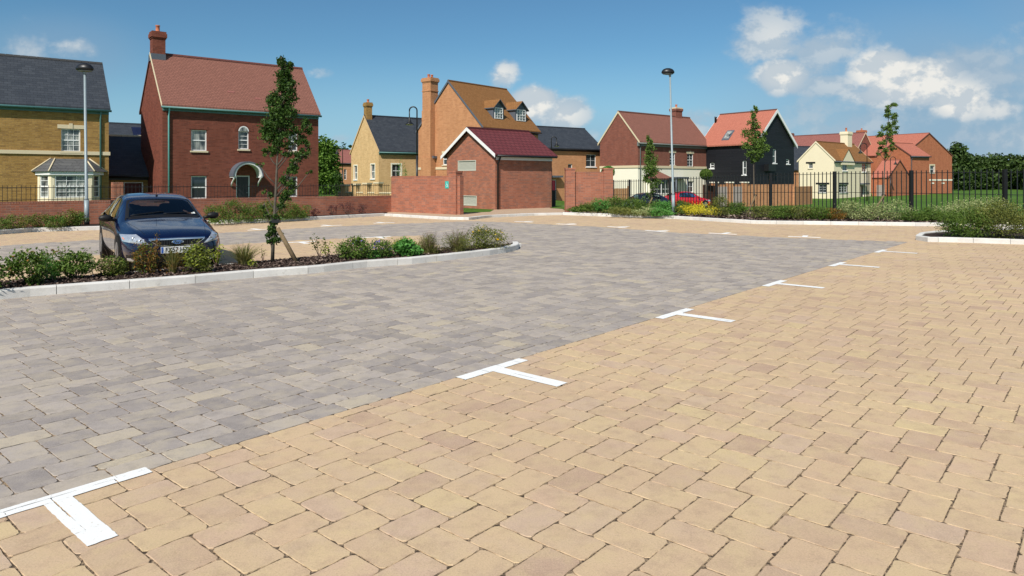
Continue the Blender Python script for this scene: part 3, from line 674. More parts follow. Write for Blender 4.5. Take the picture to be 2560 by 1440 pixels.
        pb = MB(); pb.box(fn, a+.01, b-.01, g-.055, g-.038, z0+.01, z1-.01); pb.build('pane', M[pane], f)
        if sill: sb = MB(); sb.box(fn, a-sillw, b+sillw, -.09, .07, z0-.09, z0-.004); sb.build('sill', M[sill], f)
        if head:
            hb = MB(); hb.box(fn, a-head, b+head, -.02, .022, z1+.004, z1+.20)
            if keys: c = (a+b)/2; hb.box(fn, c-.08, c+.08, -.02, .045, z1+.002, z1+.27)
            hb.build('lintel', M[headm], f)
        if surround:
            hb = MB(); t_ = surround
            for q in ((a-t_, a-.002, z0, z1+t_), (b+.002, b+t_, z0, z1+t_), (a-.002, b+.002, z1+.002, z1+t_)): hb.box(fn, q[0], q[1], -.02, .02, q[2], q[3])
            hb.build('surround', M['ivory'], f)
        return f
    def door(s, k, rect, m='door_dark', fm='white', rec=.08):
        a, b, z0, z1 = rect; fn, wd = s.face(k); s.holes[k].append((a, b, z0, z1)); g = -rec; mb = MB()
        mb.box(fn, a+.06, b-.06, g-.05, g-.02, z0, z1-.06)
        for i in (0, 1):
            for j in (0, 1, 2):
                w_ = (b-a-.12)/2; h_ = (z1-z0-.06)/3; x = a+.06+i*w_; z = z0+j*h_; mb.box(fn, x+.08, x+w_-.06, g-.02, g-.008, z+.08, z+h_-.06)
        dd = mb.build('door', M[m], s.root); fb = MB()
        for q in ((a, a+.06, z0, z1), (b-.06, b, z0, z1), (a+.06, b-.06, z1-.06, z1)): fb.box(fn, q[0], q[1], g-.05, g+.02, q[2], q[3])
        fb.build('door_frame', M[fm], dd); hb = MB(); hb.lathe(fn(b-.14, g+.0, (z0+z1)/2), [(0, -.03), (.025, -.02), (.03, 0), (.025, .02), (0, .03)], 8); hb.build('handle', M['steel'], dd); return dd
    def band(s, m, z0, z1, p=.04, faces='F', name='string_course'):
        mb = MB()
        for k in faces:
            fn, wd = s.face(k); mb.box(fn, -p if k in 'FB' else 0, wd+(p if k in 'FB' else 0), 0.002, p, z0, z1)
        return mb.build(name, M[m], s.root)
    def chimney(s, l, d, wl, wd_, z0, z1, m, pots=1, bands=True, lead=True, capm=None, ph=.32, parent=None):
        mb = MB(); fn = s.fn; q = lambda x, z_a, z_b, mi=0: mb.box(fn, l-wl/2-x, l+wl/2+x, d-wd_/2-x, d+wd_/2+x, z_a, z_b, mi)
        q(0, z0, z1-.42); q(.035, z1-.42, z1-.34); q(.075, z1-.34, z1-.12, 0); q(.04, z1-.12, z1, 1)
        if lead: q(.015, z0, z0+.0+.18, 2) if False else None
        o = mb.build('chimney', [m, capm or m, M['lead']], s.root)
        for i in range(pots):
            pb = MB(); x = l+(i-(pots-1)/2)*.34; c = fn(x, d, z1-.01); pb.lathe(c, [(.125, 0), (.13, .04), (.11, .06), (.10, ph-.06), (.125, ph-.04), (.125, ph), (.085, ph), (.085, ph-.12), (0, ph-.12)], 12); pb.build('chimney_pot', M['pot'], o)
        return o

# --- yellow brick house, far left
h = House('yellow brick house at the left edge, slate roof, ground floor bay window', 'house', 272-330, 30.9, 37, 1, 1, 5.35, 7.95)
h.O = Vector(((272-1280)/F*36.4, 36.4, 0)); h.O = h.O-h.U*12.0; h.L = 12.0; h.D = 5.9; h.root.location = (h.O.x, h.O.y, -.1)
h.fn = lambda l, d, z, h=h: h.O+h.U*l+h.V*d+Vector((0, 0, z))
h.window('F', h.rect('F', 153, 322, 201, 379), 3, 4, pane='curtain', head=.16, keys=1)
h.window('F', h.rect('F', -60, 326, -12, 384), 3, 4, pane='curtain', head=.16, keys=1)
h.walls([(-.4, 5.4, M['brick_yellow'])]); h.roof(M['slate'], .2, .06, ridge=M['slate_grey']); h.gutter(M['teal'], 'F', .2, [('F', 11.62, 0)])
zb_ = h.px('F', 240, 383)[1]; h.band('stone', zb_-.1, zb_+.08, .06, 'FR')
# bay window
a0, zt = h.px('F', 97, 440); a1, _ = h.px('F', 251, 440); ac = (a0+a1)/2; bw = 2.75; bd = .75
fn, _ = h.face('F'); prof = [(ac-bw/2, 0), (ac-bw/2+.5, bd), (ac+bw/2-.5, bd), (ac+bw/2, 0)]
zt = 1.6+(450-443)/F*35; zt = 1.85
mb = MB(); bay = None
def seg_fn(p, q):
    d_ = math.hypot(q[0]-p[0], q[1]-p[1]); ux, uw = (q[0]-p[0])/d_, (q[1]-p[1])/d_
    return (lambda u, w, z: fn(p[0]+ux*u-uw*w*1, p[1]+uw*u+ux*w, z)), d_
for (p, q) in zip(prof, prof[1:]):
    sf, d_ = seg_fn(p, q); mb.box(sf, 0, d_, -.1, 0, -.2, .72); mb.box(sf, 0, .16, -.1, .0, .72, zt); mb.box(sf, d_-.16, d_, -.1, 0, .72, zt)
bay = mb.build('bay_window', M['cream'], h.root)
mb = MB(); pn = MB()
for (p, q) in zip(prof, prof[1:]):
    sf, d_ = seg_fn(p, q); a, b, z0, z1 = .17, d_-.17, .73, zt-.01
    for r_ in ((a, a+.05, z0, z1), (b-.05, b, z0, z1), (a+.05, b-.05, z0, z0+.05), (a+.05, b-.05, z1-.05, z1), (a+.05, b-.05, (z0+z1)/2-.03, (z0+z1)/2+.03)): mb.box(sf, r_[0], r_[1], -.07, -.02, r_[2], r_[3])
    nc = 3 if d_ > 1 else 1
    for i in range(1, nc): x = a+.05+(b-a-.1)*i/nc; mb.box(sf, x-.012, x+.012, -.06, -.03, z0+.05, z1-.05)
    for j in (1, 3): z = z0+(z1-z0)*j/4; mb.box(sf, a+.05, b-.05, -.06, -.032, z-.012, z+.012)
    pn.box(sf, a+.01, b-.01, -.09, -.075, z0+.01, z1-.01)
mb.build('window_frame', M['white'], bay); pn.build('pane', M['curtain'], bay)
mb = MB()
for (p, q) in zip(prof, prof[1:]): sf, d_ = seg_fn(p, q); mb.box(sf, -.04, d_+.04, -.1, .09, zt, zt+.17)
mb.build('fascia', M['white'], bay)
mb = MB(); ex = .16; lo = [(prof[0][0]-ex-.1, 0), (prof[1][0]-.1, bd+ex), (prof[2][0]+.1, bd+ex), (prof[3][0]+ex+.1, 0)]; hi = [(ac-bw/2+.55, 0), (ac-bw/2+.72, .12), (ac+bw/2-.72, .12), (ac+bw/2-.55, 0)]
z0, z1 = zt+.17, zt+.82
for i in range(3):
    A, B, C_, D_ = lo[i], lo[i+1], hi[i+1], hi[i]; l_ = math.hypot(A[0]-B[0], A[1]-B[1])
    mb.face([fn(*A, z0), fn(*B, z0), fn(*C_, z1), fn(*D_, z1)], [(0, 0), (l_, 0), (l_*.6, .9), (l_*.3, .9)], 0)
    mb.face([fn(*A, z0-.004), fn(*D_, z0-.004), fn(*C_, z0-.004), fn(*B, z0-.004)], None, 0)
rf_ = mb.build('bay_roof', M['slate_grey'], bay)
mb = MB()
for i in range(4): mb = MB(); mb.tube([fn(*lo[i], z0+.02), fn(*hi[i], z1+.02)], .035, 6); mb.build('hip_tile', M['stone'], bay)

# --- garage link with slate roof, solar panel
g = House('low slate roofed garage between the yellow and red brick houses, maroon doors', 'garage', 262, 38.6, 37, 4.6, 6.2, 1.95, 4.15, name='garage')
aD = g.rect('F', 309, 455, 358, 520); g.door('F', (aD[0], aD[1], -.1, aD[3]), 'door_maroon')
g.walls([(-.4, 2.0, M['brick_yellow'])]); g.roof(M['slate'], .25, .0, verge=M['lead'], a0=-.1, a1=4.55, ridge=M['stone']); g.gutter(M['black'], 'F', .25, [('F', 3.5, 0)])
g2 = House('taller slate roofed wing behind the garage with a dark solar panel', 'house', 262, 44.5, 37, 6.3, 6.0, 3.4, 5.35, name='house')
g2.walls([(-.4, 3.45, M['brick_yellow'])]); ro2 = g2.roof(M['slate'], .25, .0, verge=M['lead'])
mb = MB(); sl_ = (5.35-3.4)/3
pp = lambda a, b, c: g2.fn(a, b, 3.4+sl_*b+.13*math.sqrt(1+sl_*sl_)+c)
a_, _z = g2.px('F', 322, 330); b_, _z = g2.px('F', 352, 330); mb.box(pp, a_+.5, a_+2.1, 1.1, 2.45, .0, .07); mb.build('solar_panel', M['solar'], ro2)

# --- red brick house
A = House('large red brick house with steep red tiled roof and arched porch', 'house', 406, 37.2, 39, 8.7, 5.3, 5.7, 8.62)
A.L = A.px('F', 796, 300)[0]
w_ = A.window('F', A.rect('F', 478, 325, 517, 377), 1, 2, pane='curtain'); A.window('F', A.rect('F', 722, 330, 744, 377), 1, 2, pane='curtain')
A.window('F', A.rect('F', 478, 440, 517, 497), 1, 2, sill='white'); A.window('F', A.rect('F', 722, 441, 744, 492), 1, 2, sill='white')
ar = A.rect('F', 596, 328, 622, 373); A.window('F', ar, 1, 4, pane='curtain')
fn, _ = A.face('F'); a, b, z0, z1 = ar; c = (a+b)/2; rr_ = (b-a)/2
mb = MB(); n = 10
for i in range(n):
    t0, t1 = math.pi*i/n, math.pi*(i+1)/n
    P = lambda r_, t, w: fn(c+r_*math.cos(t), w, z1+r_*math.sin(t))
    mb.face([P(rr_, t0, .0), P(rr_, t1, .0), P(rr_-.06, t1, .0), P(rr_-.06, t0, .0)][::-1]); mb.face([P(rr_, t0, .0), P(rr_, t0, .014), P(rr_, t1, .014), P(rr_, t1, 0)]); mb.face([P(rr_, t0, .014), P(rr_-.06, t0, .014), P(rr_-.06, t1, .014), P(rr_, t1, .014)])
arch = mb.build('arched_window_head', M['white'], A.root)
mb = MB(); mb.face([fn(c+(rr_-.05)*math.cos(math.pi*i/n), .008, z1+(rr_-.05)*math.sin(math.pi*i/n)) for i in range(n+1)]); mb.build('pane', M['curtain'], arch)
mb = MB()   # brick arches over the openings, standing 15 mm proud
for i in range(14):
    t0, t1 = math.pi*i/14+.01, math.pi*(i+1)/14-.01; vs = [fn(c+r_*math.cos(t), w, z1+r_*math.sin(t)) for w in (.001, .015) for (r_, t) in ((rr_+.02, t0), (rr_+.02, t1), (rr_+.25, t1), (rr_+.25, t0))]
    mb.mesh(vs, [(4, 5, 6, 7), (0, 1, 5, 4), (2, 3, 7, 6), (1, 2, 6, 5), (3, 0, 4, 7)], 0, uvs=[(0, 0), (.07, 0), (.07, .2), (0, .2)]*2)
mb.build('brick_arch', M['brick_red'], A.root)
for rct in (A.rect('F', 478, 325, 517, 377), A.rect('F', 722, 330, 744, 377), A.rect('F', 478, 440, 517, 497)):
    a, b, z0, z1 = rct; n = int((b-a+.2)/.08); mb = MB()
    for i in range(n):
        x = a-.1+i*.08; bow = .06*math.sin(math.pi*i/max(1, n-1)); mb.box(fn, x+.001, x+.079, .001, .014+.001*(i % 2), z1+.02+bow*.3, z1+.22+bow)
    mb.build('brick_arch', M['brick_red'], A.root)
dr = A.rect('F', 588, 439, 627, 530); A.door('F', (dr[0]+.05, dr[1]-.05, -.1, dr[3]), 'door_dark')
A.walls([(-.4, 5.72, M['brick_red'])]); A.roof(M['tile_red'], .2, .06, verge=M['stone'], only=(0, 0), ridge=M['tile_plum']); A.gutter(M['teal'], 'F', .2); A.gutter(M['pipeteal'], '', .2, [('F', .3, 0)])
A.chimney(.34, A.D/2, .66, .68, 8.0, 9.95, M['brick_red'], 1, capm=M['brick_red'], ph=.4)
mb = MB(); mb.box(A.fn, -.06, .68, A.D/2-.38, A.D/2+.38, 8.3, 8.68); mb.build('chimney_flashing', M['lead'], A.root)
mb = MB(); sl_ = (A.r-A.e)/(A.D/2)
for (x, y) in ((578, 231), (645, 248)):
    t_ = .5
    for it in range(30):   # walk the ray to the roof slope
        pass
    kx = (x-1280)/F; kz = (450-y)/F
    # solve O+U*l+V*d on slope z=e+sl*d+.14
    M3 = Matrix(((A.U.x, A.V.x, -kx), (A.U.y, A.V.y, -1), (0, sl_, -kz))); sol = M3.inverted() @ Vector((-A.O.x, -A.O.y, CAM-A.e-.14)); l_, d__ = sol[0], sol[1]
    mb.box(lambda a, b, c_: A.fn(a, b, A.e+sl_*b+.14+c_), l_-.2, l_+.2, d__-.04, d__+.05, .0, .04); mb.build('roof_vent', M['tile_plum'], A.roofo); mb = MB()
# arched porch hood
ca, cz = A.px('F', 611, 439); mb = MB(); n = 16; r0, r1 = .70, .78; dp = .72
for i in range(n):
    t0, t1 = math.pi*i/n, math.pi*(i+1)/n; vs = [fn(ca+r_*math.cos(t), w, cz-.05+r_*math.sin(t)) for w in (.0, dp) for (r_, t) in ((r0, t0), (r0, t1), (r1, t1), (r1, t0))]
    mb.mesh(vs, [(4, 5, 6, 7), (0, 4, 7, 3), (1, 2, 6, 5), (0, 1, 5, 4)], 0, smooth=False); mb.mesh(vs, [(2, 3, 7, 6)], 1); ls_ = [fn(ca+r_*math.cos(t), w, cz-.05+r_*math.sin(t)) for w in (.0, dp+.03) for (r_, t) in ((r1+.004, t0), (r1+.004, t1), (r1+.07, t1), (r1+.07, t0))]; mb.mesh(ls_, [(4, 5, 6, 7), (2, 3, 7, 6), (0, 1, 5, 4)], 1)
porch = mb.build('porch_hood', [M['white'], M['lead']], A.root)
for sx in (-1, 1):
    mb = MB(); x = ca+sx*(r0+r1)/2; mb.box(fn, x-.07, x+.07, 0, dp*.95, cz-.12, cz-.05); mb.tube([fn(x, .04, cz-.62), fn(x, .16, cz-.42), fn(x, .50, cz-.2), fn(x, .62, cz-.12)], [.035, .045, .045, .045], 6)
    mb.build('porch_bracket', M['white'], porch)

# --- pale yellow gabled house
B = House('pale yellow brick house with slate roof and small chimney, behind the railings', 'house', 947, 62, 36, 6.6, 6.1, 4.25, 7.45)
for q in ((885, 414, 893, 449), (927, 411, 937, 447)): B.window('L', B.rect('L', *q), 1, 2, pane='curtain', sill='white', surround=.09)
B.window('F', B.rect('F', 980, 411, 1002, 443), 2, 2, pane='glass', sill='white', surround=.12)
B.D = abs(B.px('L', 947, 400)[0]-B.px('L', 871, 400)[0]) if False else B.D
B.walls([(-.6, 4.3, M['brick_pale'])]); B.roof(M['slate'], .2, .06, verge=M['brick_pale']); B.gutter(M['teal'], 'F', .2)
B.chimney(.3, B.D/2-.1, .55, .62, 6.9, 8.75, M['brick_yellow'], 1)
# --- small orange house beyond
H2 = House('distant orange brick house with red tiled roof left of the yellow gable', 'house', 842, 92, 20, 5.5, 6, 3.9, 5.6)
H2.window('F', H2.rect('F', 860, 423, 866, 449), 1, 3, sill=None); H2.window('F', H2.rect('F', 847, 432, 853, 449), 1, 2, sill=None)
H2.walls([(-.6, 3.95, M['brick_orange'])]); H2.roof(M['tile_plum'], .2, .1); H2.gutter(M['black'], 'F')
H3 = House('second distant house roof showing above the orange one', 'house', 846, 110, 20, 5.5, 6, 5.0, 6.3)
H3.walls([(-.6, 5.05, M['brick_orange'])]); H3.roof(M['tile_orange'], .2, .1)

# --- tall orange brick house with dormers
C = House('tall orange brick house with brown roof, two dormers and tall side chimney', 'house', 1204, 55, 50, 7.6, 7.6, 5.9, 9.65)
C.L = C.px('F', 1345, 326)[0]; C.D = C.face('L')[1]
uL = C.px('L', 1046, 330)[0]; C.D = C.D-uL if uL < 0 or uL > 0 else C.D
C.band('stone', C.px('L', 1080, 421)[1]-.1, C.px('L', 1080, 421)[1]+.1, .05, 'L')
C.window('L', C.rect('L', 1107, 384, 1118, 412), 1, 2, sill='stone', head=.1)
C.walls([(-.6, 5.95, M['brick_orange'])]); C.roof(M['tile_brown'], .25, .08, verge=M['lead']); C.gutter(M['black'], 'F', .25)
fl, _ = C.face('L'); ua = C.px('L', 1066, 300)[0]; ub = C.px('L', 1090, 300)[0]
mb = MB(); zs = [(-.3, 3.4, .0, .34), (3.4, 6.95, .02, .30), (6.95, 9.05, .05, .28)]
mb.box(fl, ua, ub, .001, .62, -.3, 3.5); mb.box(fl, ua+.02, ub-.10, .001, .55, 3.5, 7.4); mb.box(fl, ua+.04, ub-.12, -.35, .50, 7.4, 9.0)
mb.box(fl, ua+.0, ub-.08, -.39, .54, 9.0, 9.08); mb.box(fl, ua+.04, ub-.12, -.35, .50, 9.08, 9.75); mb.box(fl, ua-.0, ub-.08, -.39, .54, 9.75, 9.83); mb.box(fl, ua-.05, ub-.03, -.44, .59, 9.83, 10.05); mb.box(fl, ua+.0, ub-.08, -.39, .54, 10.05, 10.15)
ch = mb.build('chimney', M['brick_orange'], C.root)
for w in (-.12, .25):
    pb = MB(); pb.lathe(fl((ua+ub)/2-.04, w, 10.14), [(.12, 0), (.10, .06), (.10, .26), (.12, .28), (.12, .32), (.08, .32), (.08, .2), (0, .2)], 12); pb.build('chimney_pot', M['pot'], ch)
mb = MB(); mb.box(fl, ub-.06, ub+.14, .0, .4, 3.4, 3.6); mb.build('chimney_flashing', M['lead'], C.root)
# dormers
sl_ = (C.r-C.e)/(C.D/2)
for k_, (x0, x1, y0, y1, ax_, ay_) in enumerate(((1233, 1259.5, 267, 313, 1246, 250), (1288.5, 1316, 272, 316, 1301.5, 255))):
    dd = .55; o_fn = lambda u, w, z: C.fn(u, dd-w, z)
    def pxd(x, y):
        o = C.fn(0, dd, 0); kx = (x-1280)/F; u = (kx*o.y-o.x)/(C.U.x-kx*C.U.y); return u, CAM-(y-HZ)/F*(o.y+u*C.U.y)
    a, zt = pxd(x0, y0); b, _ = pxd(x1, y0); za = pxd(ax_, ay_)[1]; c = (a+b)/2; zb2 = C.e+sl_*dd
    mb = MB(); ddp = lambda z: (z-C.e)/sl_
    mb.face([o_fn(a, 0, zb2), o_fn(b, 0, zb2), o_fn(b, 0, zt), o_fn(c, 0, za-.05), o_fn(a, 0, zt)])
    for x in (a, b): mb.face([C.fn(x, dd, zb2-.05), C.fn(x, dd, zt), C.fn(x, ddp(zt)+.1, zt)])
    dm = mb.build('dormer', M['lead'], C.root)
    mb = MB(); e_ = .14; s2 = (za-zt)/(c-a); bk = ddp(za)+.2
    for sg in (-1, 1):
        xe = c+sg*((b-a)/2+e_); ze = zt-e_*s2; f0 = dd-.2
        top = [C.fn(xe, f0, ze+.07), C.fn(c, f0, za+.07), C.fn(c, bk, za+.07), C.fn(xe, ddp(ze)+.15, ze+.07)]; bot = [p-Vector((0, 0, .07)) for p in top]
        mb.face(top, [(0, 0), (0, .8), (1.6, .8), (1.0, 0)], 0)
        mb.face(bot[::-1], None, 1)
        mb.face([top[0], bot[0], bot[1], top[1]], None, 1); mb.face([top[0], top[3], bot[3], bot[0]], None, 1)
    mb.build('dormer_roof', [M['tile_brown'], M['lead']], dm)
    mb = MB(); wa, wb, wz0, wz1 = a+.16, b-.16, zb2+.16, zt-.02
    fq = lambda u, w, z: C.fn(u, dd-w, z)
    for r_ in ((wa, wa+.06, wz0, wz1), (wb-.06, wb, wz0, wz1), (wa+.06, wb-.06, wz0, wz0+.06), (wa+.06, wb-.06, wz1-.06, wz1), (wa+.06, wb-.06, (wz0+wz1)/2-.03, (wz0+wz1)/2+.03)): mb.box(fq, r_[0], r_[1], .0, .05, r_[2], r_[3])
    for i in (1, 2): x = wa+(wb-wa)*i/3; mb.box(fq, x-.013, x+.013, .01, .04, wz0+.06, wz1-.06)
    for j in (1, 3): z = wz0+(wz1-wz0)*j/4; mb.box(fq, wa+.06, wb-.06, .01, .038, z-.012, z+.012)
    mb.build('dormer_window', M['white'], dm); pb = MB(); pb.box(fq, wa+.02, wb-.02, .003, .012, wz0+.02, wz1-.02); pb.build('pane', M['curtain'], dm)

# --- low orange brick wing to the right
E_ = House('two storey orange brick wing with slate roof and crimson front door', 'house', 1310, 64.0, 34, 9.2, 5.6, 4.68, 6.75, zb=-.5)
E_.L = E_.px('F', 1507, 372)[0]
E_.window('F', E_.rect('F', 1465, 386, 1490, 417), 2, 2, sill='white', sash=False); E_.window('F', E_.rect('F', 1420, 410, 1431, 440), 1, 1, sill=None)
q = E_.rect('F', 1372, 449, 1391, 512); E_.door('F', (q[0], q[1], q[2]+.2, q[3]), 'door_red')
fn, _ = E_.face('F'); mb = MB(); mb.box(fn, q[0]-.3, q[1]+.35, .0, .6, q[3]+.2, q[3]+.38); mb.build('door_canopy', M['lead'], E_.root)
E_.walls([(-.9, 4.73, M['brick_orange'])]); E_.roof(M['slate'], .22, .02); E_.gutter(M['black'], 'F', .22)

# --- brick hut with wine red roof
D = House('small brick substation hut with wine red roof and white bargeboards', 'hut', 1238, 35.3, 40.8, 3.96, 4.2, 2.98, 4.28, name='brick_hut')
for q in ((1145, 401, 1190, 427), (1158, 489, 1192, 514)):
    a, b, z0, z1 = D.rect('L', *q); D.holes['L'].append((a, b, z0, z1)); fn, _ = D.face('L'); mb = MB()
    for r_ in ((a, a+.04, z0, z1), (b-.04, b, z0, z1), (a+.04, b-.04, z0, z0+.04), (a+.04, b-.04, z1-.04, z1)): mb.box(fn, r_[0], r_[1], -.06, .012, r_[2], r_[3])
    n = 14
    for i in range(n):
        z = z0+.04+(z1-z0-.08)*i/n; hgt = (z1-z0-.08)/n; mb.mesh([fn(a+.04, -.02, z), fn(b-.04, -.02, z), fn(b-.04, -.045, z+hgt), fn(a+.04, -.045, z+hgt), fn(a+.04, -.055, z+hgt*.2), fn(b-.04, -.055, z+hgt*.2)], [(0, 1, 2, 3), (0, 4, 5, 1)])
    mb.box(fn, a+.02, b-.02, -.10, -.08, z0+.02, z1-.02); mb.build('vent_louvre', M['vent'], D.root)
D.walls([(-.3, 3.0, M['brick_wall'])], reveal=.14); D.roof(M['tile_maroon'], .26, .22, th=.07, verge=M['white'], vt=.05, only=(0,))
D.gutter(M['black'], 'F', .26, [('F', .12, .05)], r=.055)
fn, _ = D.face('F'); mb = MB(); mb.box(fn, .01, D.L-.01, .052, .075, 2.62, 2.78); mb.build('soffit_board', M['white'], D.root)
mb = MB(); fl, wl = D.face('L'); mb.box(fl, -.30, -.02, -.02, .20, 2.05, 2.75); mb.build('box_end', M['white'], D.root) if False else None

# --- red brick and cream house
Fh = House('house with dark red brick upper floor over cream render, by the black house', 'house', 1595, 64, 39, 10.4, 5.1, 5.25, 7.95, zb=-.6)
Fh.L = Fh.px('F', 1763, 360)[0]+.6; Fh.D = Fh.D-Fh.px('L', 1500, 358)[0]
for q in ((1674.5, 382, 1688, 413), (1718, 384, 1733, 416)): Fh.window('F', Fh.rect('F', *q), 2, 4, sill='stone', head=.12, keys=1, rec=.05)
Fh.window('F', Fh.rect('F', 1640, 455, 1655, 484), 2, 2, sill='ivory'); Fh.window('F', Fh.rect('F', 1719, 453, 1734, 480), 2, 2, sill='ivory')
q = Fh.rect('F', 1684, 453, 1693, 512); Fh.door('F', (q[0], q[1], -.6, q[3]), 'door_dark')
zb_ = Fh.px('F', 1700, 418)[1]; Fh.walls([(-1, zb_, M['ivory']), (zb_, 5.3, M['brick_plum'])]); Fh.band('stone', zb_-.12, zb_+.10, .07, 'FL'); Fh.band('gutter_grey', 4.72, 5.1, .12, 'F', 'eaves_fascia')
Fh.roof(M['tile_red'], .25, .06, verge=M['stone']); Fh.gutter(M['gutter_grey'], 'F', .25, [('F', .25, -.6)])
Fh.chimney(Fh.L-1.9, Fh.D/2+.2, 1.0, .75, 7.2, 9.0, M['brick_plum'], 1, capm=M['stone'], ph=.35)
fn, _ = Fh.face('F'); q0 = Fh.px('F', 1612, 445)[0]; q1 = Fh.px('F', 1665, 445)[0]; mb = MB(); zt_ = Fh.px('F', 1640, 446)[1]; za_ = Fh.px('F', 1640, 432)[1]+.25
mb.mesh([fn(q0, .9, zt_), fn(q1, .9, zt_), fn((q0+q1)/2, .1, za_), fn(q0, .0, zt_), fn(q1, 0, zt_), fn(q0, .9, zt_-.12), fn(q1, .9, zt_-.12)], [(0, 1, 2), (0, 2, 3), (1, 4, 2), (0, 5, 6, 1)], 0, uvs=[(0, 0), (2, 0), (1, 1), (0, 1), (2, 1), (0, 0), (2, 0)])
py_ = mb.build('bay_roof', M['tile_red'], Fh.root); mb = MB(); mb.box(fn, q0+.15, q1-.15, 0.002, .8, -.6, .3); mb.box(fn, q0+.15, q0+.4, .002, .8, .3, zt_-.02); mb.box(fn, q1-.4, q1-.15, .002, .8, .3, zt_-.02); mb.build('bay_wall', M['ivory'], Fh.root)
mb = MB(); mb.box(fn, q0+.42, q1-.42, .6, .66, .32, zt_-.04); gl = mb.build('bay_window', M['glass'], Fh.root); mb = MB()
for i in range(5): x = q0+.42+(q1-q0-.84)*i/4; mb.box(fn, x-.03, x+.03, .662, .70, .32, zt_-.04)
for z in (.34, .75, zt_-.1): mb.box(fn, q0+.42, q1-.42, .664, .695, z-.025, z+.025)
mb.build('window_frame', M['white'], gl)
p0 = Fh.px('F', 1674, 445)[0]; p1 = Fh.px('F', 1706, 445)[0]; mb = MB(); zc = Fh.px('F', 1690, 446)[1]; mb.box(fn, p0, p1, 0, .8, zc-.02, zc+.14)
for x in (p0+.1, p1-.1): mb.tube([fn(x, .7, -.6), fn(x, .7, zc-.02)], .07, 10)
mb.build('porch', M['lead'], Fh.root)

# --- black weatherboarded house, gable to the right
Gh = House('black weatherboarded house with bright orange tiled roof and white bargeboards', 'house', 1889, 66, 37, 6.6, 6.2, 5.2, 8.5, ax='D', zb=-.6)
Gh.L = Gh.px('F', 1985, 364)[0]; Gh.D = Gh.D-Gh.px('L', 1755, 362)[0]
Gh.r = CAM+(450-277)/F*(Gh.O.y+Gh.U.y*Gh.L/2)
Gh.window('L', Gh.rect('L', 1774.5, 407, 1785.5, 421), 1, 1, sill='white', fw=.08); Gh.window('L', Gh.rect('L', 1856, 402, 1866, 437), 1, 2, sill='white', fw=.08)
Gh.window('F', Gh.rect('F', 1932, 373, 1941, 408), 1, 1, sill='white', fw=.08); Gh.window('F', Gh.rect('F', 1966, 398, 1974, 410), 1, 1, sill='white', fw=.07)
Gh.walls([(-1, .9, M['brick_terra']), (.9, 5.25, M['clad'])]); rg = Gh.roof(M['tile_orange'], .28, .22, verge=M['white'], vt=.16, ridge=M['tile_red'])
slg = (Gh.r-Gh.e)/(Gh.L/2)
def on_left(x, y):   # pixel to the left roof slope (l across, d along)
    kx = (x-1280)/F; kz = (450-y)/F
    return Matrix(((Gh.U.x, Gh.V.x, -kx), (Gh.U.y, Gh.V.y, -1), (slg, 0, -kz))).inverted() @ Vector((-Gh.O.x, -Gh.O.y, CAM-Gh.e-.14))
s_ = on_left(1820, 339); ff = lambda a, b, c_: Gh.fn(a, b, Gh.e+slg*a+.14+c_)
mb = MB(); mb.box(ff, s_[0]-.5, s_[0]+.5, s_[1]-.42, s_[1]+.42, -.02, .07); sk = mb.build('roof_window', M['lead'], rg); mb = MB(); mb.box(ff, s_[0]-.38, s_[0]+.38, s_[1]-.3, s_[1]+.3, .07, .085); mb.build('pane', M['curtain'], sk)
s_ = on_left(1789, 306); mb = MB(); p = Gh.fn(s_[0], s_[1], Gh.e+slg*s_[0]+.1); mb.tube([p, p+Vector((0, 0, .5)), p+Vector((.02, -.02, .62))], [.11, .11, .15], 8); mb.build('flue', M['black'], rg)
fl, wl = Gh.face('L'); mb = MB()
for i in range(18): u = .3+i*(wl-.6)/17; mb.box(fl, u-.05, u+.05, .01, .26, 4.92, 5.03)
mb.build('rafter_ends', M['white'], Gh.root)
fF, _ = Gh.face('F'); mb = MB(); a = Gh.px('F', 1917, 420); mb.box(fF, a[0]-.45, a[0]+.75, .002, .5, a[1]-.3, a[1]+.35); mb.build('wall_box', M['black'], Gh.root)

# --- cream cottage
Hh = House('cream rendered cottage with brown tiled roof and black window lintels', 'house', 2085, 79, 40, 10, 4.3, 3.9, 6.05, zb=-.55)
Hh.L = Hh.px('F', 2177, 402)[0]; Hh.D = Hh.D-Hh.px('L', 1997, 403)[0]
Hh.r = CAM+(450-356)/F*(Hh.O.y+Hh.V.y*Hh.D/2)
Hh.window('L', Hh.rect('L', 2021, 409, 2032, 421), 2, 2, sill='stone', head=.3, headm='black', sash=False)
Hh.window('L', Hh.rect('L', 2046, 461, 2067, 481), 2, 3, sill='white', head=.3, headm='black', sash=False)
for q in ((2106, 407, 2118.5, 427), (2155, 409, 2167, 430)): Hh.window('F', Hh.rect('F', *q), 2, 3, sill='white', head=.25, headm='black', sash=False)
Hh.window('F', Hh.rect('F', 2098, 461, 2119, 481), 3, 3, sill='white', head=.2, headm='black', sash=False)
q = Hh.rect('F', 2152, 462, 2160, 494); Hh.door('F', (q[0], q[1], -.55, q[3]), 'door_dark')
Hh.walls([(-1.2, 3.95, M['cream'])]); Hh.roof(M['tile_brown'], .2, .06, verge=M['cream']); Hh.gutter(M['lead'], 'F', .2)
fn, _ = Hh.face('F'); a = Hh.px('F', 2099, 400)[0]; b = Hh.px('F', 2132, 400)[0]; za_ = Hh.px('F', 2113, 373)[1]; c = (a+b)/2; slh = (Hh.r-Hh.e)/(Hh.D/2)
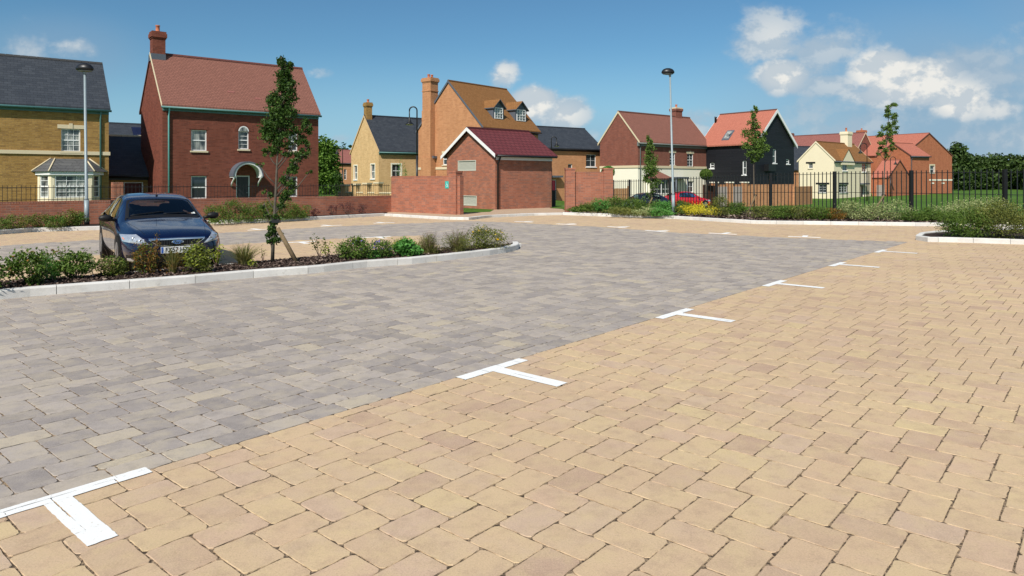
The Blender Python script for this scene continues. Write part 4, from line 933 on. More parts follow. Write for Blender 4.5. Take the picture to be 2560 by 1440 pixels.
mb = MB(); mb.face([fn(a, .24, 3.35), fn(b, .24, 3.35), fn(b, .24, 3.72), fn(c, .24, za_), fn(a, .24, 3.72)]); mb.face([fn(a, 0, 3.35), fn(a, .24, 3.35), fn(a, .24, 3.72), fn(a, 0, 3.72)]); mb.face([fn(b, 0, 3.35), fn(b, .24, 3.35), fn(b, .24, 3.72), fn(b, 0, 3.72)]); mb.face([fn(a, 0, 3.35), fn(b, 0, 3.35), fn(b, .24, 3.35), fn(a, .24, 3.35)]); mb.build('front_gable', M['cream'], Hh.root); mb = MB()
for sg in (-1, 1):
    xe = c+sg*((b-a)/2+.06); bk = (za_-Hh.e)/slh; top = [Hh.fn(xe, -.3, 3.66), Hh.fn(c, -.3, za_+.06), Hh.fn(c, bk, za_+.06), Hh.fn(xe, .0, 3.72)]
    mb.face(top, [(0, 0), (0, 2), (2, 2), (1, 0)]); mb.face([p-Vector((0, 0, .06)) for p in top][::-1]); mb.face([top[0], top[0]-Vector((0, 0, .06)), top[1]-Vector((0, 0, .06)), top[1]])
mb.build('gable_roof', M['tile_brown'], Hh.root)
Hh.chimney(Hh.px('F', 2129, 380)[0]+3.2, Hh.D*.5, 1.15, .9, 5.2, 7.5, M['cream'], 1, capm=M['cream'], ph=.5)
a = Hh.px('F', 2152, 459); mb = MB(); mb.box(fn, a[0]-.3, a[0]+1.1, 0, .6, a[1]-.1, a[1]+.06); mb.build('door_canopy', M['lead'], Hh.root)

# --- plum roofed house behind
J = House('house with maroon tiled roof and brick gable, behind the cream cottage', 'house', 2135, 98, 40, 5.4, 12, 5.0, 8.2, ax='D', zb=-.5)
J.L = J.px('F', 2190, 360)[0]; J.r = CAM+(450-333)/F*(J.O.y+J.U.y*J.L/2)
J.walls([(-1, 5.05, M['brick_plum'])]); J.roof(M['tile_plum'], .2, .06, verge=M['stone'])
J.chimney(J.L/2, J.D-.5, 1.0, .9, 7.3, 8.9, M['brick_plum'], 1, ph=.35)
K = House('slate roofed house partly hidden between the black house and the cream cottage', 'house', 1975, 96, 20, 7, 6, 3.1, 6.3, zb=-.5)
K.walls([(-1, 3.2, M['brick_orange'])]); K.roof(M['slate'], .2, .1)

# --- terracotta house, gable to the right, with a cross wing
Ih = House('large terracotta brick house with orange red roof at the right, stone band', 'house', 2262, 94, 30, 8, 9, 5.05, 8.05, ax='D', zb=-.35)
Ih.L = Ih.px('F', 2380, 391)[0]; Ih.r = CAM+(450-335)/F*(Ih.O.y+Ih.U.y*Ih.L*.62); Ih.D = 10.5
Ih.window('F', Ih.rect('F', 2325, 414, 2336, 432), 1, 2, sill='ivory', surround=.12, head=.15)
z_ = Ih.px('F', 2330, 450)[1]
Ih.walls([(-1, 5.1, M['brick_terra'])]); Ih.band('ivory', z_-.1, z_+.1, .04, 'F'); Ih.roof(M['tile_orange'], .2, .06, verge=M['tile_red'])
mb = MB(); fn, _ = Ih.face('F')
for x in (2290, 2331, 2357): a = Ih.px('F', x, 458); mb.box(fn, a[0]-.35, a[0]+.35, 0, .05, a[1]-.1, a[1]+.1)
mb.build('stone_lintels', M['ivory'], Ih.root)
Ih.chimney(Ih.L/2-.2, Ih.D-.6, .9, 1.0, 7.2, 9.1, M['brick_terra'], 1, ph=.3)
I2 = House('cross wing of the terracotta house with its own gable and grey downpipe', 'house', 2275, 89, 30, 4.2, 7.0, 4.75, 7.0, zb=-.35)
I2.D = I2.D-I2.px('L', 2192, 398)[0]; I2.L = 4.3; I2.r = CAM+(450-359)/F*(I2.O.y+I2.V.y*I2.D/2)
I2.walls([(-1, 4.8, M['brick_terra'])]); I2.roof(M['tile_orange'], .2, .05, verge=M['tile_red']); I2.gutter(M['lead'], 'F', .2, [('F', .25, -.4)])
I3 = House('low terracotta garage with orange red roof, behind the second street lamp', 'garage', 2222, 84, 38, 3.6, 7, 1.95, 4.0, ax='D', zb=-.4, name='garage')
I3.L = I3.px('F', 2275, 450)[0]; I3.D = I3.D-I3.px('L', 2180, 450)[0]; I3.r = CAM+(450-402)/F*(I3.O.y+I3.U.y*I3.L/2)
I3.walls([(-1, 2.0, M['brick_terra'])]); I3.roof(M['tile_orange'], .15, .05, verge=M['tile_red'])
fl, wl = I3.face('L'); a = I3.px('L', 2192, 480)[0]; b = I3.px('L', 2212, 480)[0]; mb = MB(); mb.box(fl, a, b, .002, .04, -.4, 1.0); mb.build('garage_door', M['fencegrey'], I3.root)

# ------------------------------------------------------------------ garden walls
def wall(label, p, q, z0, z1, th=.23, m='brick_wall', cap=True, name='garden_wall', capm=None, piers=(), pz=0, pw=.42, coping=None):
    p, q = Vector((p[0], p[1], 0)), Vector((q[0], q[1], 0)); u = (q-p); L = u.length; u.normalize(); n = Vector((-u.y, u.x, 0))
    r = empty(name, (p.x, p.y, z0), label, 'wall'); fn = lambda a, b, c: p+u*a+n*b+Vector((0, 0, c)); mb = MB()
    mb.box(fn, 0, L, 0, th, z0, z1-.075 if cap else z1); mb.build('brickwork', M[m], r)
    if cap:
        cbm = MB()
        if coping: cbm.box(fn, -.02, L+.02, -.04, th+.04, z1-.075, z1); cbm.build('coping', M[coping], r)
        else:
            k = int(L/.075)
            for i in range(k): cbm.box(fn, i*L/k+.004, (i+1)*L/k-.004, -.004, th+.004, z1-.075, z1+random.uniform(-.003, .003))
            cbm.build('coping', M[m], r)
    for s_, zz in piers:
        pb = MB(); pb.box(fn, s_-pw/2, s_+pw/2, th/2-pw/2, th/2+pw/2, z0, zz-.08); pb.box(fn, s_-pw/2-.02, s_+pw/2+.02, th/2-pw/2-.02, th/2+pw/2+.02, zz-.08, zz); po = pb.build('pier', M[m], r)
        if capm: cb_ = MB(); cb_.box(fn, s_-pw/2-.06, s_+pw/2+.06, th/2-pw/2-.06, th/2+pw/2+.06, zz+.002, zz+.10); cb_.build('pier_cap', M[capm], po)
    return r, fn, L
a_ = G(80, 566, .1)+Vector((-9, -8.2, 0)); c_ = G(978, 530, .1); b0 = G(80, 566, .1)
lw1, f1, L1 = wall('long low red brick wall with soldier course, left of the car park', a_, G(841, 536.5, .1), -.1, .90)
lw2, f2, L2 = wall('short return of the low brick wall beside the green notice wall', G(841, 536.5, .1)+Vector((.0, .0, 0)), c_, -.1, .88)
def railing(label, fn, L, z0, z1, sp=.125, s0=0.0):
    r = empty('railing', fn(s0, .1, z0), label, 'railing'); mb = MB(); mb.box(fn, s0, L, .095, .135, z1-.09, z1-.07); mb.box(fn, s0, L, .095, .135, z0+.04, z0+.06); mb.build('rail', M['black'], r); bb = MB(); n = int((L-s0)/sp)
    for i in range(n): x = s0+.06+i*sp; bb.tube([fn(x, .115, z0-.02), fn(x, .115, z1)], .0085, 4, smooth=False)
    bb.build('bars', M['black'], r)
railing('thin black railing on the long low brick wall', f1, L1, .9, 1.43); railing('thin black railing on the short wall return before the yellow house', f2, L2, .88, 1.42)
nw, fnw, Lw = wall('head high brick wall carrying the green notice', c_, G(1150, 537, .1), -.1, 1.78, piers=((3.95, 2.0),))
# green notice (accessible parking symbol)
def nx_(x, y):
    o = fnw(0, 0, 0); u = fnw(1, 0, 0)-o; kx = (x-1280)/F; a = (kx*o.y-o.x)/(u.x-kx*u.y); return a, CAM-(y-HZ)/F*(o.y+a*u.y)
a, zt_ = nx_(1113.5, 453); b, _ = nx_(1123, 453); zb_ = nx_(1118, 471)[1]
sg = empty('sign', fnw(a, 0, zb_), 'small green notice with white wheelchair symbol on the brick wall', 'sign'); mb = MB(); mb.box(fnw, a, b, -.02, -.003, zb_, zt_); mb.build('sign_plate', M['signteal'], sg, bevel=.006)
mb = MB(); cx_, cz_ = (a+b)/2, (zb_+zt_)/2; s_ = (zt_-zb_)*.5
def stroke(pts, wd):
    for p, q in zip(pts, pts[1:]):
        d_ = Vector((q[0]-p[0], q[1]-p[1])); n = Vector((-d_.y, d_.x)).normalized()*wd/2
        mb.face([fnw(cx_+x*s_*.9, -.0235, cz_+z*s_) for x, z in ((p[0]-n.x, p[1]-n.y), (q[0]-n.x, q[1]-n.y), (q[0]+n.x, q[1]+n.y), (p[0]+n.x, p[1]+n.y))])
stroke([(-.06, .36), (-.04, -.02), (.26, -.06), (.36, -.5), (.46, -.46)], .12); stroke([(-.05, .18), (.18, .14)], .09)
stroke([(.0+.34*math.cos(t)-.05, -.28+.34*math.sin(t)) for t in np.linspace(2.2, 5.9, 12)], .08)
mb.face([fnw(cx_+(-.08+.1*math.cos(t))*s_*.9, -.0235, cz_+(.52+.1*math.sin(t))*s_) for t in np.linspace(0, 6.28, 13)[:-1]])
mb.build('wheelchair_symbol', M['white'], sg)
rw, frw, Lr = wall('tall brick wall with two piers, right of the hut', (2.56, 33.1), (4.68, 33.25), -.1, 1.99, piers=((.2, 2.17), (2.02, 2.17)), pw=.44)
wall('tall garden brick pier in front of the maroon garage', at(283, 560, 34.0)[:2], at(308, 560, 34.3)[:2], -.1, 1.49, th=.4, m='brick_wall')
# walls and fences round the gardens
yw, fy, Ly = wall('yellow brick garden wall with capped piers in front of the pale yellow house', at(846, 480, 47)[:2], at(1000, 480, 44)[:2], -.2, .82, m='brick_pale', coping='stone', piers=tuple((i*1.02+.5, 1.22+i*.05) for i in range(4)), capm='stone', pw=.36)
gb, fg, Lg = wall('orange brick garden wall with capped piers below the black house', at(1762, 500, 57)[:2], at(1986, 500, 62)[:2], -.7, 1.22, m='brick_orange', coping='brick_terra' if 0 else None, piers=((1.15, 1.35), (2.85, 1.35), (4.6, 1.35)), capm='ivory', pw=.42)
mb = MB()
for (u0_, u1_) in ((1.45, 2.55), (3.15, 4.3)):
    n = int((u1_-u0_)/.13)
    for i in range(n): mb.box(fg, u0_+i*.13, u0_+i*.13+.11, -.03, -.004, -.6, 1.05)
tag(mb.build('board_gate', M['fencegrey']), 'grey vertical boards in the bays of the orange brick wall', 'fence')
gw, fgw, Lgw = wall('plain orange brick wall running from the black house to the cream cottage', at(1986, 500, 61.5)[:2], at(2031, 500, 65)[:2], -.7, 1.02, m='brick_orange')
r_ = empty('board_fence', at(1530, 480, 51), 'tan board fence behind the left end of the black railings', 'fence'); mb = MB(); p = at(1520, 500, 51); q = at(1575, 500, 52); u = (q-p); u.z = 0; L_ = u.length; u.normalize(); p.z = 0
ffn = lambda a, b, c: p+u*a+Vector((-u.y, u.x, 0))*b+Vector((0, 0, c)); n = int(L_/.14)
for i in range(n): mb.box(ffn, i*.14, i*.14+.12, 0, .02, -.5, .98+random.uniform(-.01, .01))
mb.build('boards', M['fencewood'], r_); mb = MB(); mb.box(ffn, L_-.1, L_+.05, .02, .16, -.5, 1.15); mb.build('post', M['fencewood'], r_)
r_ = empty('board_gate', at(1760, 480, 57), 'dark brown board gate beside the orange brick wall', 'gate'); mb = MB(); p2 = at(1752, 500, 56.5); q2 = at(1790, 500, 57.3); u2 = q2-p2; u2.z = 0; L_ = u2.length; u2.normalize(); p2.z = 0
f3 = lambda a, b, c: p2+u2*a+Vector((-u2.y, u2.x, 0))*b+Vector((0, 0, c))
for i in range(int(L_/.13)): mb.box(f3, i*.13, i*.13+.12, -.25, -.22, -.6, 1.15)
mb.build('boards', M['door_brown'], r_)
r_ = empty('utility_box', at(1384, 520, 41), 'dark grey box standing by the hut corner on the grass', 'box'); mb = MB(); p3 = at(1384.5, 520, 41); mb.box(lambda a, b, c: Vector((p3.x+a, 41+b, c)), -.11, .11, 0, .3, 0, .95); mb.box(lambda a, b, c: Vector((p3.x+a, 41+b, c)), -.13, .13, -.02, .32, .95, 1.0); mb.build('cabinet', M['door_dark'], r_)

# black steel fence on the right
def steel_fence():
    ts = [5.45+.0, 5.0, 4, 3, 2, 1, 0, -1, -2, -3]
    r = empty('steel_railing', fence_p(0), 'tall black steel railings along the grass, right of the brick wall', 'fence')
    def top(p): return terrain(p.x, p.y)*.9+2.09
    for i, t_ in enumerate(ts):
        p = fence_p(t_); mb = MB(); zt = top(p); zb_ = terrain(p.x, p.y)-.1; mb.box(lambda a, b, c: Vector((p.x+a, p.y+b, c)), -.07, .07, -.07, .07, zb_, zt); mb.build('post', M['black'], r)
    rails = MB(); pn = 0
    for a, b in zip(ts, ts[1:]):
        mb = MB(); pa, pb_ = fence_p(a), fence_p(b); n = max(2, round(17*(a-b))); za, zb_ = top(pa), top(pb_)
        u = (pb_-pa).normalized(); nn = Vector((-u.y, u.x, 0))
        for k in range(1, n):
            f = k/n; p = pa.lerp(pb_, f); zt = za+(zb_-za)*f; mb.tube([(p.x, p.y, zt-1.95), (p.x, p.y, zt-.01)], .021, 6, smooth=False)
        mb.build('pales', M['black'], r)
        for dz in (-.12, -1.05, -1.85):
            vs = [pp_+nn*w+Vector((0, 0, zz+dz+h_)) for pp_, zz in ((pa, za), (pb_, zb_)) for w in (-.02, .02) for h_ in (-.012, .012)]
            rails.mesh(vs, [(0, 2, 3, 1), (4, 5, 7, 6), (0, 1, 5, 4), (2, 6, 7, 3), (1, 3, 7, 5), (0, 4, 6, 2)])
    rails.build('rails', M['black'], r)
steel_fence()

# ------------------------------------------------------------------ street lamps
def tall_lamp(label, base, top, thick_z, head_dx, dark_base=False):
    r = empty('street_lamp', base, label, 'street lamp', 'tall galvanised lamp posts'); b = Vector(base); t_ = Vector(top); H_ = t_.z-b.z
    P = lambda z: b.lerp(t_, (z-b.z)/H_)
    mb = MB(); mb.tube([P(b.z), P(thick_z)], .074, 14); mb.tube([P(thick_z), P(thick_z+.06), P(t_.z)], [.074, .05, .036], 12); mb.build('pole', M['steel'], r)
    if dark_base: mb = MB(); mb.tube([P(b.z), P(b.z+.18)], .082, 14); mb.build('base_sleeve', M['black'], r)
    c = t_+Vector((head_dx, 0, .0)); mb = MB(); mb.lathe(c, [(.0, .24), (.10, .23), (.2, .19), (.265, .12), (.285, .06), (.27, .01), (.2, -.01)], 24, sx=1, sy=.7); hd = mb.build('lamp_head', M['black'], r)
    mb = MB(); mb.lathe(c, [(.2, -.008), (.24, -.005), (.22, -.03), (.12, -.05), (0, -.055)], 24, sx=1, sy=.7); mb.build('lamp_bowl', M['gutter_grey'], hd)
    mb = MB(); mb.tube([P(t_.z-.12), P(t_.z-.1), t_+Vector((head_dx*.4, 0, .05))], [.05, .05, .06], 10); mb.build('collar', M['steel'], r)
Yl = 23.4; tall_lamp('galvanised lamp post with flat black head, behind the parked car', at(217, 562, Yl), at(212, 176, Yl), at(215, 500, Yl).z, .0, True)
Yr = 30.4; tall_lamp('galvanised lamp post with flat black head, standing in the right hand bed', at(1684, 536, Yr), at(1675, 184, Yr), at(1683, 487, Yr).z, -.09)
def swan(label, x, Y, top_y, lx, ly, dirx):
    base = at(x, 500, Y); zb = terrain(base.x, Y); r = empty('swan_neck_lamp', (base.x, Y, zb), label, 'street lamp', 'black swan neck street lamps')
    top = at(x, top_y, Y).z; lp = at(lx, ly, Y); rad = abs(lp.x-base.x)/2; cx0 = (lp.x+base.x)/2; zs = top-rad
    mb = MB(); mb.tube([(base.x, Y, zb), (base.x, Y, zb+(zs-zb)*.55)], .06, 10); pts = [(base.x, Y, zb+(zs-zb)*.55), (base.x, Y, zs)]
    for i in range(1, 13): t = math.pi*i/12; pts.append((cx0+(base.x-cx0)*math.cos(t), Y, zs+rad*math.sin(t)))
    mb.tube(pts, .038, 8); pts2 = pts[-1]; mb.tube([pts2, (lp.x, Y, lp.z+.28)], .03, 8); mb.build('pole', M['black'], r)
    mb = MB(); mb.lathe((lp.x, Y, lp.z-.02), [(.03, .36), (.05, .34), (.06, .22), (.09, .19), (.12, .10), (.20, .03), (.25, -.01), (.24, -.02)], 16); hd = mb.build('lantern_shade', M['black'], r)
    mb = MB(); mb.lathe((lp.x, Y, lp.z-.02), [(.2, -.02), (.16, -.06), (0, -.08)], 14); mb.build('lamp_bowl', M['lampglass'], hd)
swan('black swan neck lamp rising behind the notice wall, next to the tall chimney', 1042.5, 38, 267, 1023.5, 309, -1)
swan('distant black swan neck lamp between the green tree and the yellow house', 856.5, 76, 366, 842.5, 384, -1)
swan('black swan neck lamp seen over the wine red hut roof', 1378.5, 57, 342, 1391.8, 364, 1)
swan('black swan neck lamp in front of the cream cottage', 2167.5, 70, 358, 2151, 382, -1)
swan('far black swan neck lamp in front of the terracotta garage', 2226, 82, 392, 2239, 410, 1)

# ------------------------------------------------------------------ plants
def leafcloud(name, C, size, mt, parent=None, up=.3, aspect=.55, fold=.25, droop=0.):
    """C: (n,3) leaf positions; each leaf is a folded four-sided blade"""
    C = np.asarray(C); n = len(C); s = size*RNG.uniform(.6, 1.25, n)
    nrm = RNG.normal(size=(n, 3)); nrm[:, 2] += up*3; nrm /= np.linalg.norm(nrm, axis=1)[:, None]
    t = RNG.normal(size=(n, 3)); t[:, 2] -= droop; t -= (t*nrm).sum(1)[:, None]*nrm; t /= np.linalg.norm(t, axis=1)[:, None]; b = np.cross(nrm, t)
    w = s*aspect
    p0 = C-t*s[:, None]*.5; p2 = C+t*s[:, None]*.5; lift = nrm*(s*fold*.5)[:, None]
    p1 = C+b*w[:, None]*.5+lift-t*s[:, None]*.05; p3 = C-b*w[:, None]*.5+lift-t*s[:, None]*.05
    V = np.stack([p0, p1, p2, p3], 1).reshape(-1, 3); q = np.arange(n)*4
    Q = np.concatenate([np.stack([q, q+1, q+2], 1), np.stack([q, q+2, q+3], 1)]); r = RNG.random(n)
    return npmesh(name, V, Q, mt, np.concatenate([r, r]), parent)
def ellip(c, r, n, clumps=0, csize=.3, shell=.55, flat=0):
    """points in an ellipsoid, gathered in clumps"""
    c = np.array(c, float); r = np.array(r, float)
    def pts(m):
        d_ = RNG.normal(size=(m, 3)); d_ /= np.linalg.norm(d_, axis=1)[:, None]; rad = RNG.random(m)**(1/3.)*(1-shell)+shell*RNG.random(m)**.15
        return d_*rad[:, None]
    if clumps:
        cc = pts(clumps); k = RNG.integers(0, clumps, n); o = RNG.normal(size=(n, 3))*csize; P_ = cc[k]+o
    else: P_ = pts(n)
    return c+P_*r
def stems(base, tips, r0, r1, mt, parent, name='stem', bend=.15, n=5):
    mb = MB(); b = Vector(base)
    for tp in tips:
        tp = Vector(tp); m_ = (b+tp)/2+Vector((random.uniform(-1, 1), random.uniform(-1, 1), random.uniform(0, 1)))*bend*(tp-b).length*.5
        pts = []
        for i in range(5): f = i/4; pts.append(b*(1-f)**2+m_*2*f*(1-f)+tp*f*f)
        mb.tube(pts, [r0+(r1-r0)*i/4 for i in range(5)], n, smooth=True)
    return mb.build(name, mt, parent)
def clampz(P_, z): P_[:, 2] = np.maximum(P_[:, 2], z+.01); return P_
SOIL = .09
def bush(label, x, yb, ht, wpx, mt, n=900, leaf=.045, z=SOIL, clumps=26, csize=.22, cat='shrub', group=None, up=.3, aspect=.5, extra=None, dense=.5, name='shrub', dep=1., stemcol='bark'):
    """bush rooted at photo pixel (x,yb); ht and wpx in photo pixels"""
    b = G(x, yb, z); s = b.y/F; H_ = ht*s*(.85 if (x > 1800 and yb < 560) else 1); Wd = wpx*s/2
    r = empty(name, b, label, cat, group); c = (b.x, b.y, z+H_*.52)
    P_ = clampz(ellip(c, (Wd, Wd*dep, H_*.52), n, clumps, csize, dense), z)
    tips = [P_[i] for i in RNG.integers(0, n, 9)]
    stems(b, tips, .007*max(1, H_*1.4), .003, M['bark'] if stemcol == 'bark' else FG['twig'], r, 'stems'); leafcloud('foliage', P_, leaf, FG[mt], r, up, aspect)
    if extra:
        em, en, es, top = extra; Q = ellip(c, (Wd*.98, Wd*dep*.98, H_*.55), en*3, 0, shell=.9); Q = Q[(Q[:, 2] > z+H_*top)][:en]; tag(leafcloud('flowers', Q, es, FG[em], r, .8, .9), kind='stuff')
    return r
def blades(label, x, yb, ht, wpx, mt, n=160, z=SOIL, cat='grass clump', lean=.55, wd=.008, name='ornamental_grass', rb=.06, wisps=0, mt2=None, leafy=0, leafmt='olive'):
    b = G(x, yb, z); s = b.y/F; H_ = ht*s; Wd = wpx*s/2; r = empty(name, b, label, cat); V = []; Q = []; rn = []
    def add(m_, hh, ww, wdt, lo=.55, curve=1.):
        for i in range(m_):
            a = random.uniform(0, 6.283); L_ = hh*random.uniform(lo, 1.); out = ww*random.uniform(.1, 1.)**.8; x0 = Vector((b.x+math.cos(a)*rb*random.random(), b.y+math.sin(a)*rb*random.random(), z-.01))
            dr = Vector((math.cos(a), math.sin(a), 0)); sd = Vector((-math.sin(a+random.uniform(-1, 1)), math.cos(a), 0)).normalized(); k0 = len(V); rr_ = random.random()
            for j in range(5):
                f = j/4; p = x0+dr*out*(f**1.7)+Vector((0, 0, L_*(f-.28*curve*f**3*(out/max(.01, ww))))); w_ = wdt*(1-f)**.7+.0008
                V.append(p-sd*w_); V.append(p+sd*w_)
            for j in range(4): Q.append((k0+2*j, k0+2*j+1, k0+2*j+3, k0+2*j+2)); rn.append(rr_)
    add(n, H_*(.75 if wisps else 1), Wd, wd)
    npmesh('blades', [tuple(v) for v in V], Q, FG[mt], rn, r)
    if wisps: V, Q, rn = [], [], []; add(wisps, H_, Wd*.8, .0035, .7, .3); npmesh('seed_stems', [tuple(v) for v in V], Q, FG['twig'], rn, r)
    if leafy: P_ = clampz(ellip((b.x, b.y, z+H_*.34), (Wd*.85, Wd*.85, H_*.36), leafy, 20, .25, .4), z); leafcloud('foliage', P_, .035, FG[leafmt], r, .2, .3)
    return r
def sprig(label, x, yb, pts_px, mt, leaf=.05, per=26, spread=.045, z=SOIL, cat='young plant'):
    b = G(x, yb, z); s = b.y/F; r = empty('young_plant', b, label, cat); tips = []; P_ = []
    for (px_, py_) in pts_px:
        t = Vector((b.x+(px_-x)*s, b.y+random.uniform(-.08, .08), z+(yb-py_)*s)); tips.append(t)
        for k in range(per): f = random.uniform(.45, 1.05); q = Vector(b).lerp(t, f); P_.append((q.x+random.gauss(0, spread), q.y+random.gauss(0, spread), q.z+random.gauss(0, spread)))
    stems(b, tips, .008, .003, FG['twig'], r, 'stems', .1); leafcloud('foliage', P_, leaf, FG[mt], r, .5, .5); return r

# island planting, left to right
bush('dark leafy shrub with orange tints at the left end of the island', 66, 712, 82, 84, 'shrub', 1100, .06, extra=('orange', 120, .05, .3), clumps=30)
bush('dark shrub cut by the left edge, beside the soft green mound', -60, 728, 95, 150, 'shrub', 1500, .06, clumps=30)
bush('soft fine leaved green mound second from the left in the island', 121, 701, 58, 66, 'bright', 1500, .028, clumps=30, csize=.18, aspect=.25)
bush('taller shrub with reddish shoot tips behind the soft green mound', 134, 693, 66, 60, 'shrub', 900, .05, extra=('orange', 60, .045, .4))
bush('broad glossy green shrub with pale yellow patches, left of the parked car', 192, 697, 66, 92, 'shrub', 1500, .055, clumps=24, csize=.17, extra=('varieg', 60, .05, .1))
sprig('thin upright leafy shoots standing out of the broad glossy shrub', 170, 695, [(148, 624), (158, 618), (212, 622), (226, 632)], 'shrub', .05, 22, .03)
bush('rounded shrub with dark red twigs in front of the car headlight', 279, 690, 48, 74, 'olive', 1300, .036, clumps=30, extra=('shrub', 400, .036, .1), dep=.8)
blades('dark twiggy stems rising above the rounded shrub at the car corner', 282, 688, 92, 60, 'twig', 40, lean=.3, wd=.0035, name='twiggy_shrub', cat='shrub')
bush('orange brown berberis covering the car bumper left of the number plate', 366, 685, 74, 62, 'orange', 1700, .034, clumps=30, csize=.2, dep=.8, extra=('shrub', 300, .036, 0))
sprig('upright rusty shoots of the orange brown shrub', 378, 684, [(352, 608), (398, 588), (388, 600), (345, 630)], 'orange', .036, 60, .03)
blades('blue green spiky leaved plant in front of the number plate', 432, 683, 80, 66, 'grassy', 90, wd=.011, rb=.05, leafy=500, leafmt='orange', name='spiky_plant', cat='plant')
bush('green shrub with yellow lower leaves right of the number plate', 492, 682, 68, 66, 'olive', 1600, .042, clumps=28, extra=('yellowgreen', 350, .045, .2), dep=.8)
sprig('bright lime tipped shoots at the right corner of the car', 540, 667, [(528, 628), (546, 616), (552, 624), (536, 640)], 'yellowgreen', .055, 40, .04)
blades('arching green and straw coloured grass clump right of the car', 610, 662, 66, 118, 'grassy', 300, wd=.006, rb=.10)
sprig('low pale sprig at the foot of the grass clump', 628, 672, [(618, 655), (636, 657), (628, 650)], 'yellowgreen', .045, 26, .025)
sprig('small bronze seedling just left of the tree trunk', 657, 656, [(652, 620), (663, 628)], 'olive', .04, 20, .03)
sprig('spindly young plant with pale leaf tufts right of the tree stake', 797, 642, [(783, 598), (790, 594), (822, 612), (812, 602)], 'yellowgreen', .06, 30, .04)
sprig('spindly pale tuft leaning right of the young plant', 817, 641, [(824, 622), (812, 626)], 'yellowgreen', .055, 22, .035)
bush('dark green geranium mound with a few violet flowers', 886, 648, 50, 76, 'shrub', 2200, .05, clumps=36, extra=('violet', 22, .05, .45))
bush('looser geranium clump dotted with violet flowers', 950, 644, 42, 58, 'shrub', 1200, .042, clumps=30, extra=('violet', 60, .05, .4))
bush('small bright green cushion at the kerb below the violet flowers', 934, 647, 19, 36, 'bright', 600, .04, clumps=16, up=.6)
bush('smallest bright green cushion between the geranium and the round green plant', 970, 643, 13, 22, 'bright', 350, .035, clumps=10, up=.6)
bush('low lime green shrub behind the round bright green plant', 1012, 633, 34, 74, 'yellowgreen', 1400, .04, clumps=30)
bush('round crinkled bright green plant in the middle of the island', 1021, 641, 36, 58, 'bright', 1500, .07, clumps=30, up=.5, aspect=.7)
blades('fine brown green shrubby grass with dry seed stems, left one of two', 1072, 634, 62, 72, 'grassy', 260, wd=.004, wisps=70, leafy=1500, rb=.12)
blades('fine brown green shrubby grass with dry seed stems, right one of two', 1143, 630, 66, 86, 'grassy', 260, wd=.004, wisps=90, leafy=1900, rb=.14)
bush('olive shrub with golden flowers at the round end of the island', 1217, 622, 54, 104, 'olive', 3000, .042, clumps=44, csize=.2, extra=('gold', 70, .05, .35), dep=.7)

# beds along the left wall
for k, (x, yb, ht, wp, lb) in enumerate(((96, 570, 34, 50, 'low green shrub by the low wall at the left edge'), (140, 570, 30, 44, 'low green shrub second along the left wall'), (168, 568, 42, 46, 'tallest green shrub left of the left lamp post'), (200, 567, 34, 34, 'green shrub touching the left lamp post'), (45, 573, 34, 60, 'green shrub under the low wall, cut by the left edge'), (-30, 578, 34, 80, 'green shrub under the low wall, outside the left edge'))):
    bush(lb, x, yb, ht, wp, 'shrub' if k % 2 else 'olive', 1100, .06, z=.1, clumps=24, extra=('orange', 50, .05, .3) if k == 2 else None)
for k, (x, yb, ht, wp, lb) in enumerate(((540, 556, 40, 56, 'green shrub right of the car mirror, under the low wall'), (590, 553, 52, 58, 'tall rust tinted shrub left of the foreground tree, under the low wall'), (632, 551, 40, 60, 'green shrub before the door of the red house, under the low wall'), (672, 549, 44, 60, 'green shrub behind the foreground tree trunk'), (714, 547, 44, 60, 'rust tinted shrub right of the foreground tree trunk'), (752, 545, 34, 50, 'last green shrub before the purple ones'))):
    bush(lb, x, yb, ht, wp, 'shrub', 1400, .062, z=.1, clumps=26, extra=('orange', 90, .055, .35))
for k, (x, yb, ht, wp, lb) in enumerate(((788, 541, 20, 22, 'small purple leaved shrub nearest the green ones'), (832, 540, 26, 24, 'purple leaved shrub with one arching stem'), (868, 538, 32, 36, 'largest purple leaved shrub by the low wall'), (906, 536, 24, 24, 'purple leaved shrub nearest the notice wall'))):
    b = bush(lb, x, yb, ht, wp, 'purple', 380, .05, z=.1, clumps=14, group='purple shrubs by the low wall')
bb_ = G(840, 540, .1); mb = MB(); mb.tube([bb_, bb_+Vector((.02, 0, .4)), bb_+Vector((.14, 0, .52)), bb_+Vector((.26, 0, .45)), bb_+Vector((.34, 0, .28))], .012, 6); tag(mb.build('arching_stem', FG['purple']), 'bare purple stem arching over beside the purple shrubs', 'plant')

# right-hand bed
rows = [(1445, 530, 12, 50), (1478, 530, 22, 56), (1510, 531, 34, 60), (1545, 532, 38, 66), (1585, 533, 36, 60), (1620, 534, 34, 60), (1655, 535, 32, 50), (1708, 536, 32, 50), (1560, 538, 20, 80), (1610, 539, 20, 80), (1650, 540, 18, 60)]
wh = ['thin green edging plant at the foot of the left pier', 'green shrub low against the right brick wall', 'green shrub at the right end of the brick wall', 'green shrub below the dark parked car', 'green shrub left of the small conical tree', 'green shrub behind the small conical tree stake', 'green shrub just left of the right lamp post', 'green shrub just right of the right lamp post', 'light green kerbside plant left of the conical tree', 'cream flowered kerbside plant under the conical tree', 'bright kerbside plant left of the right lamp post']
for k, ((x, yb, ht, wp), lb) in enumerate(zip(rows, wh)):
    bush(lb, x, yb, ht, wp, ('shrub', 'shrub', 'bright', 'shrub')[k % 4] if k < 8 else ('yellowgreen', 'varieg', 'bright')[k-8] if k != 8 else 'olive', 1700, .075, z=.1, clumps=32, dense=.4)
bush('bright golden yellow shrub right of the right lamp post', 1750, 538, 28, 88, 'yellow', 1500, .085, z=.1, clumps=34, csize=.22, aspect=.35)
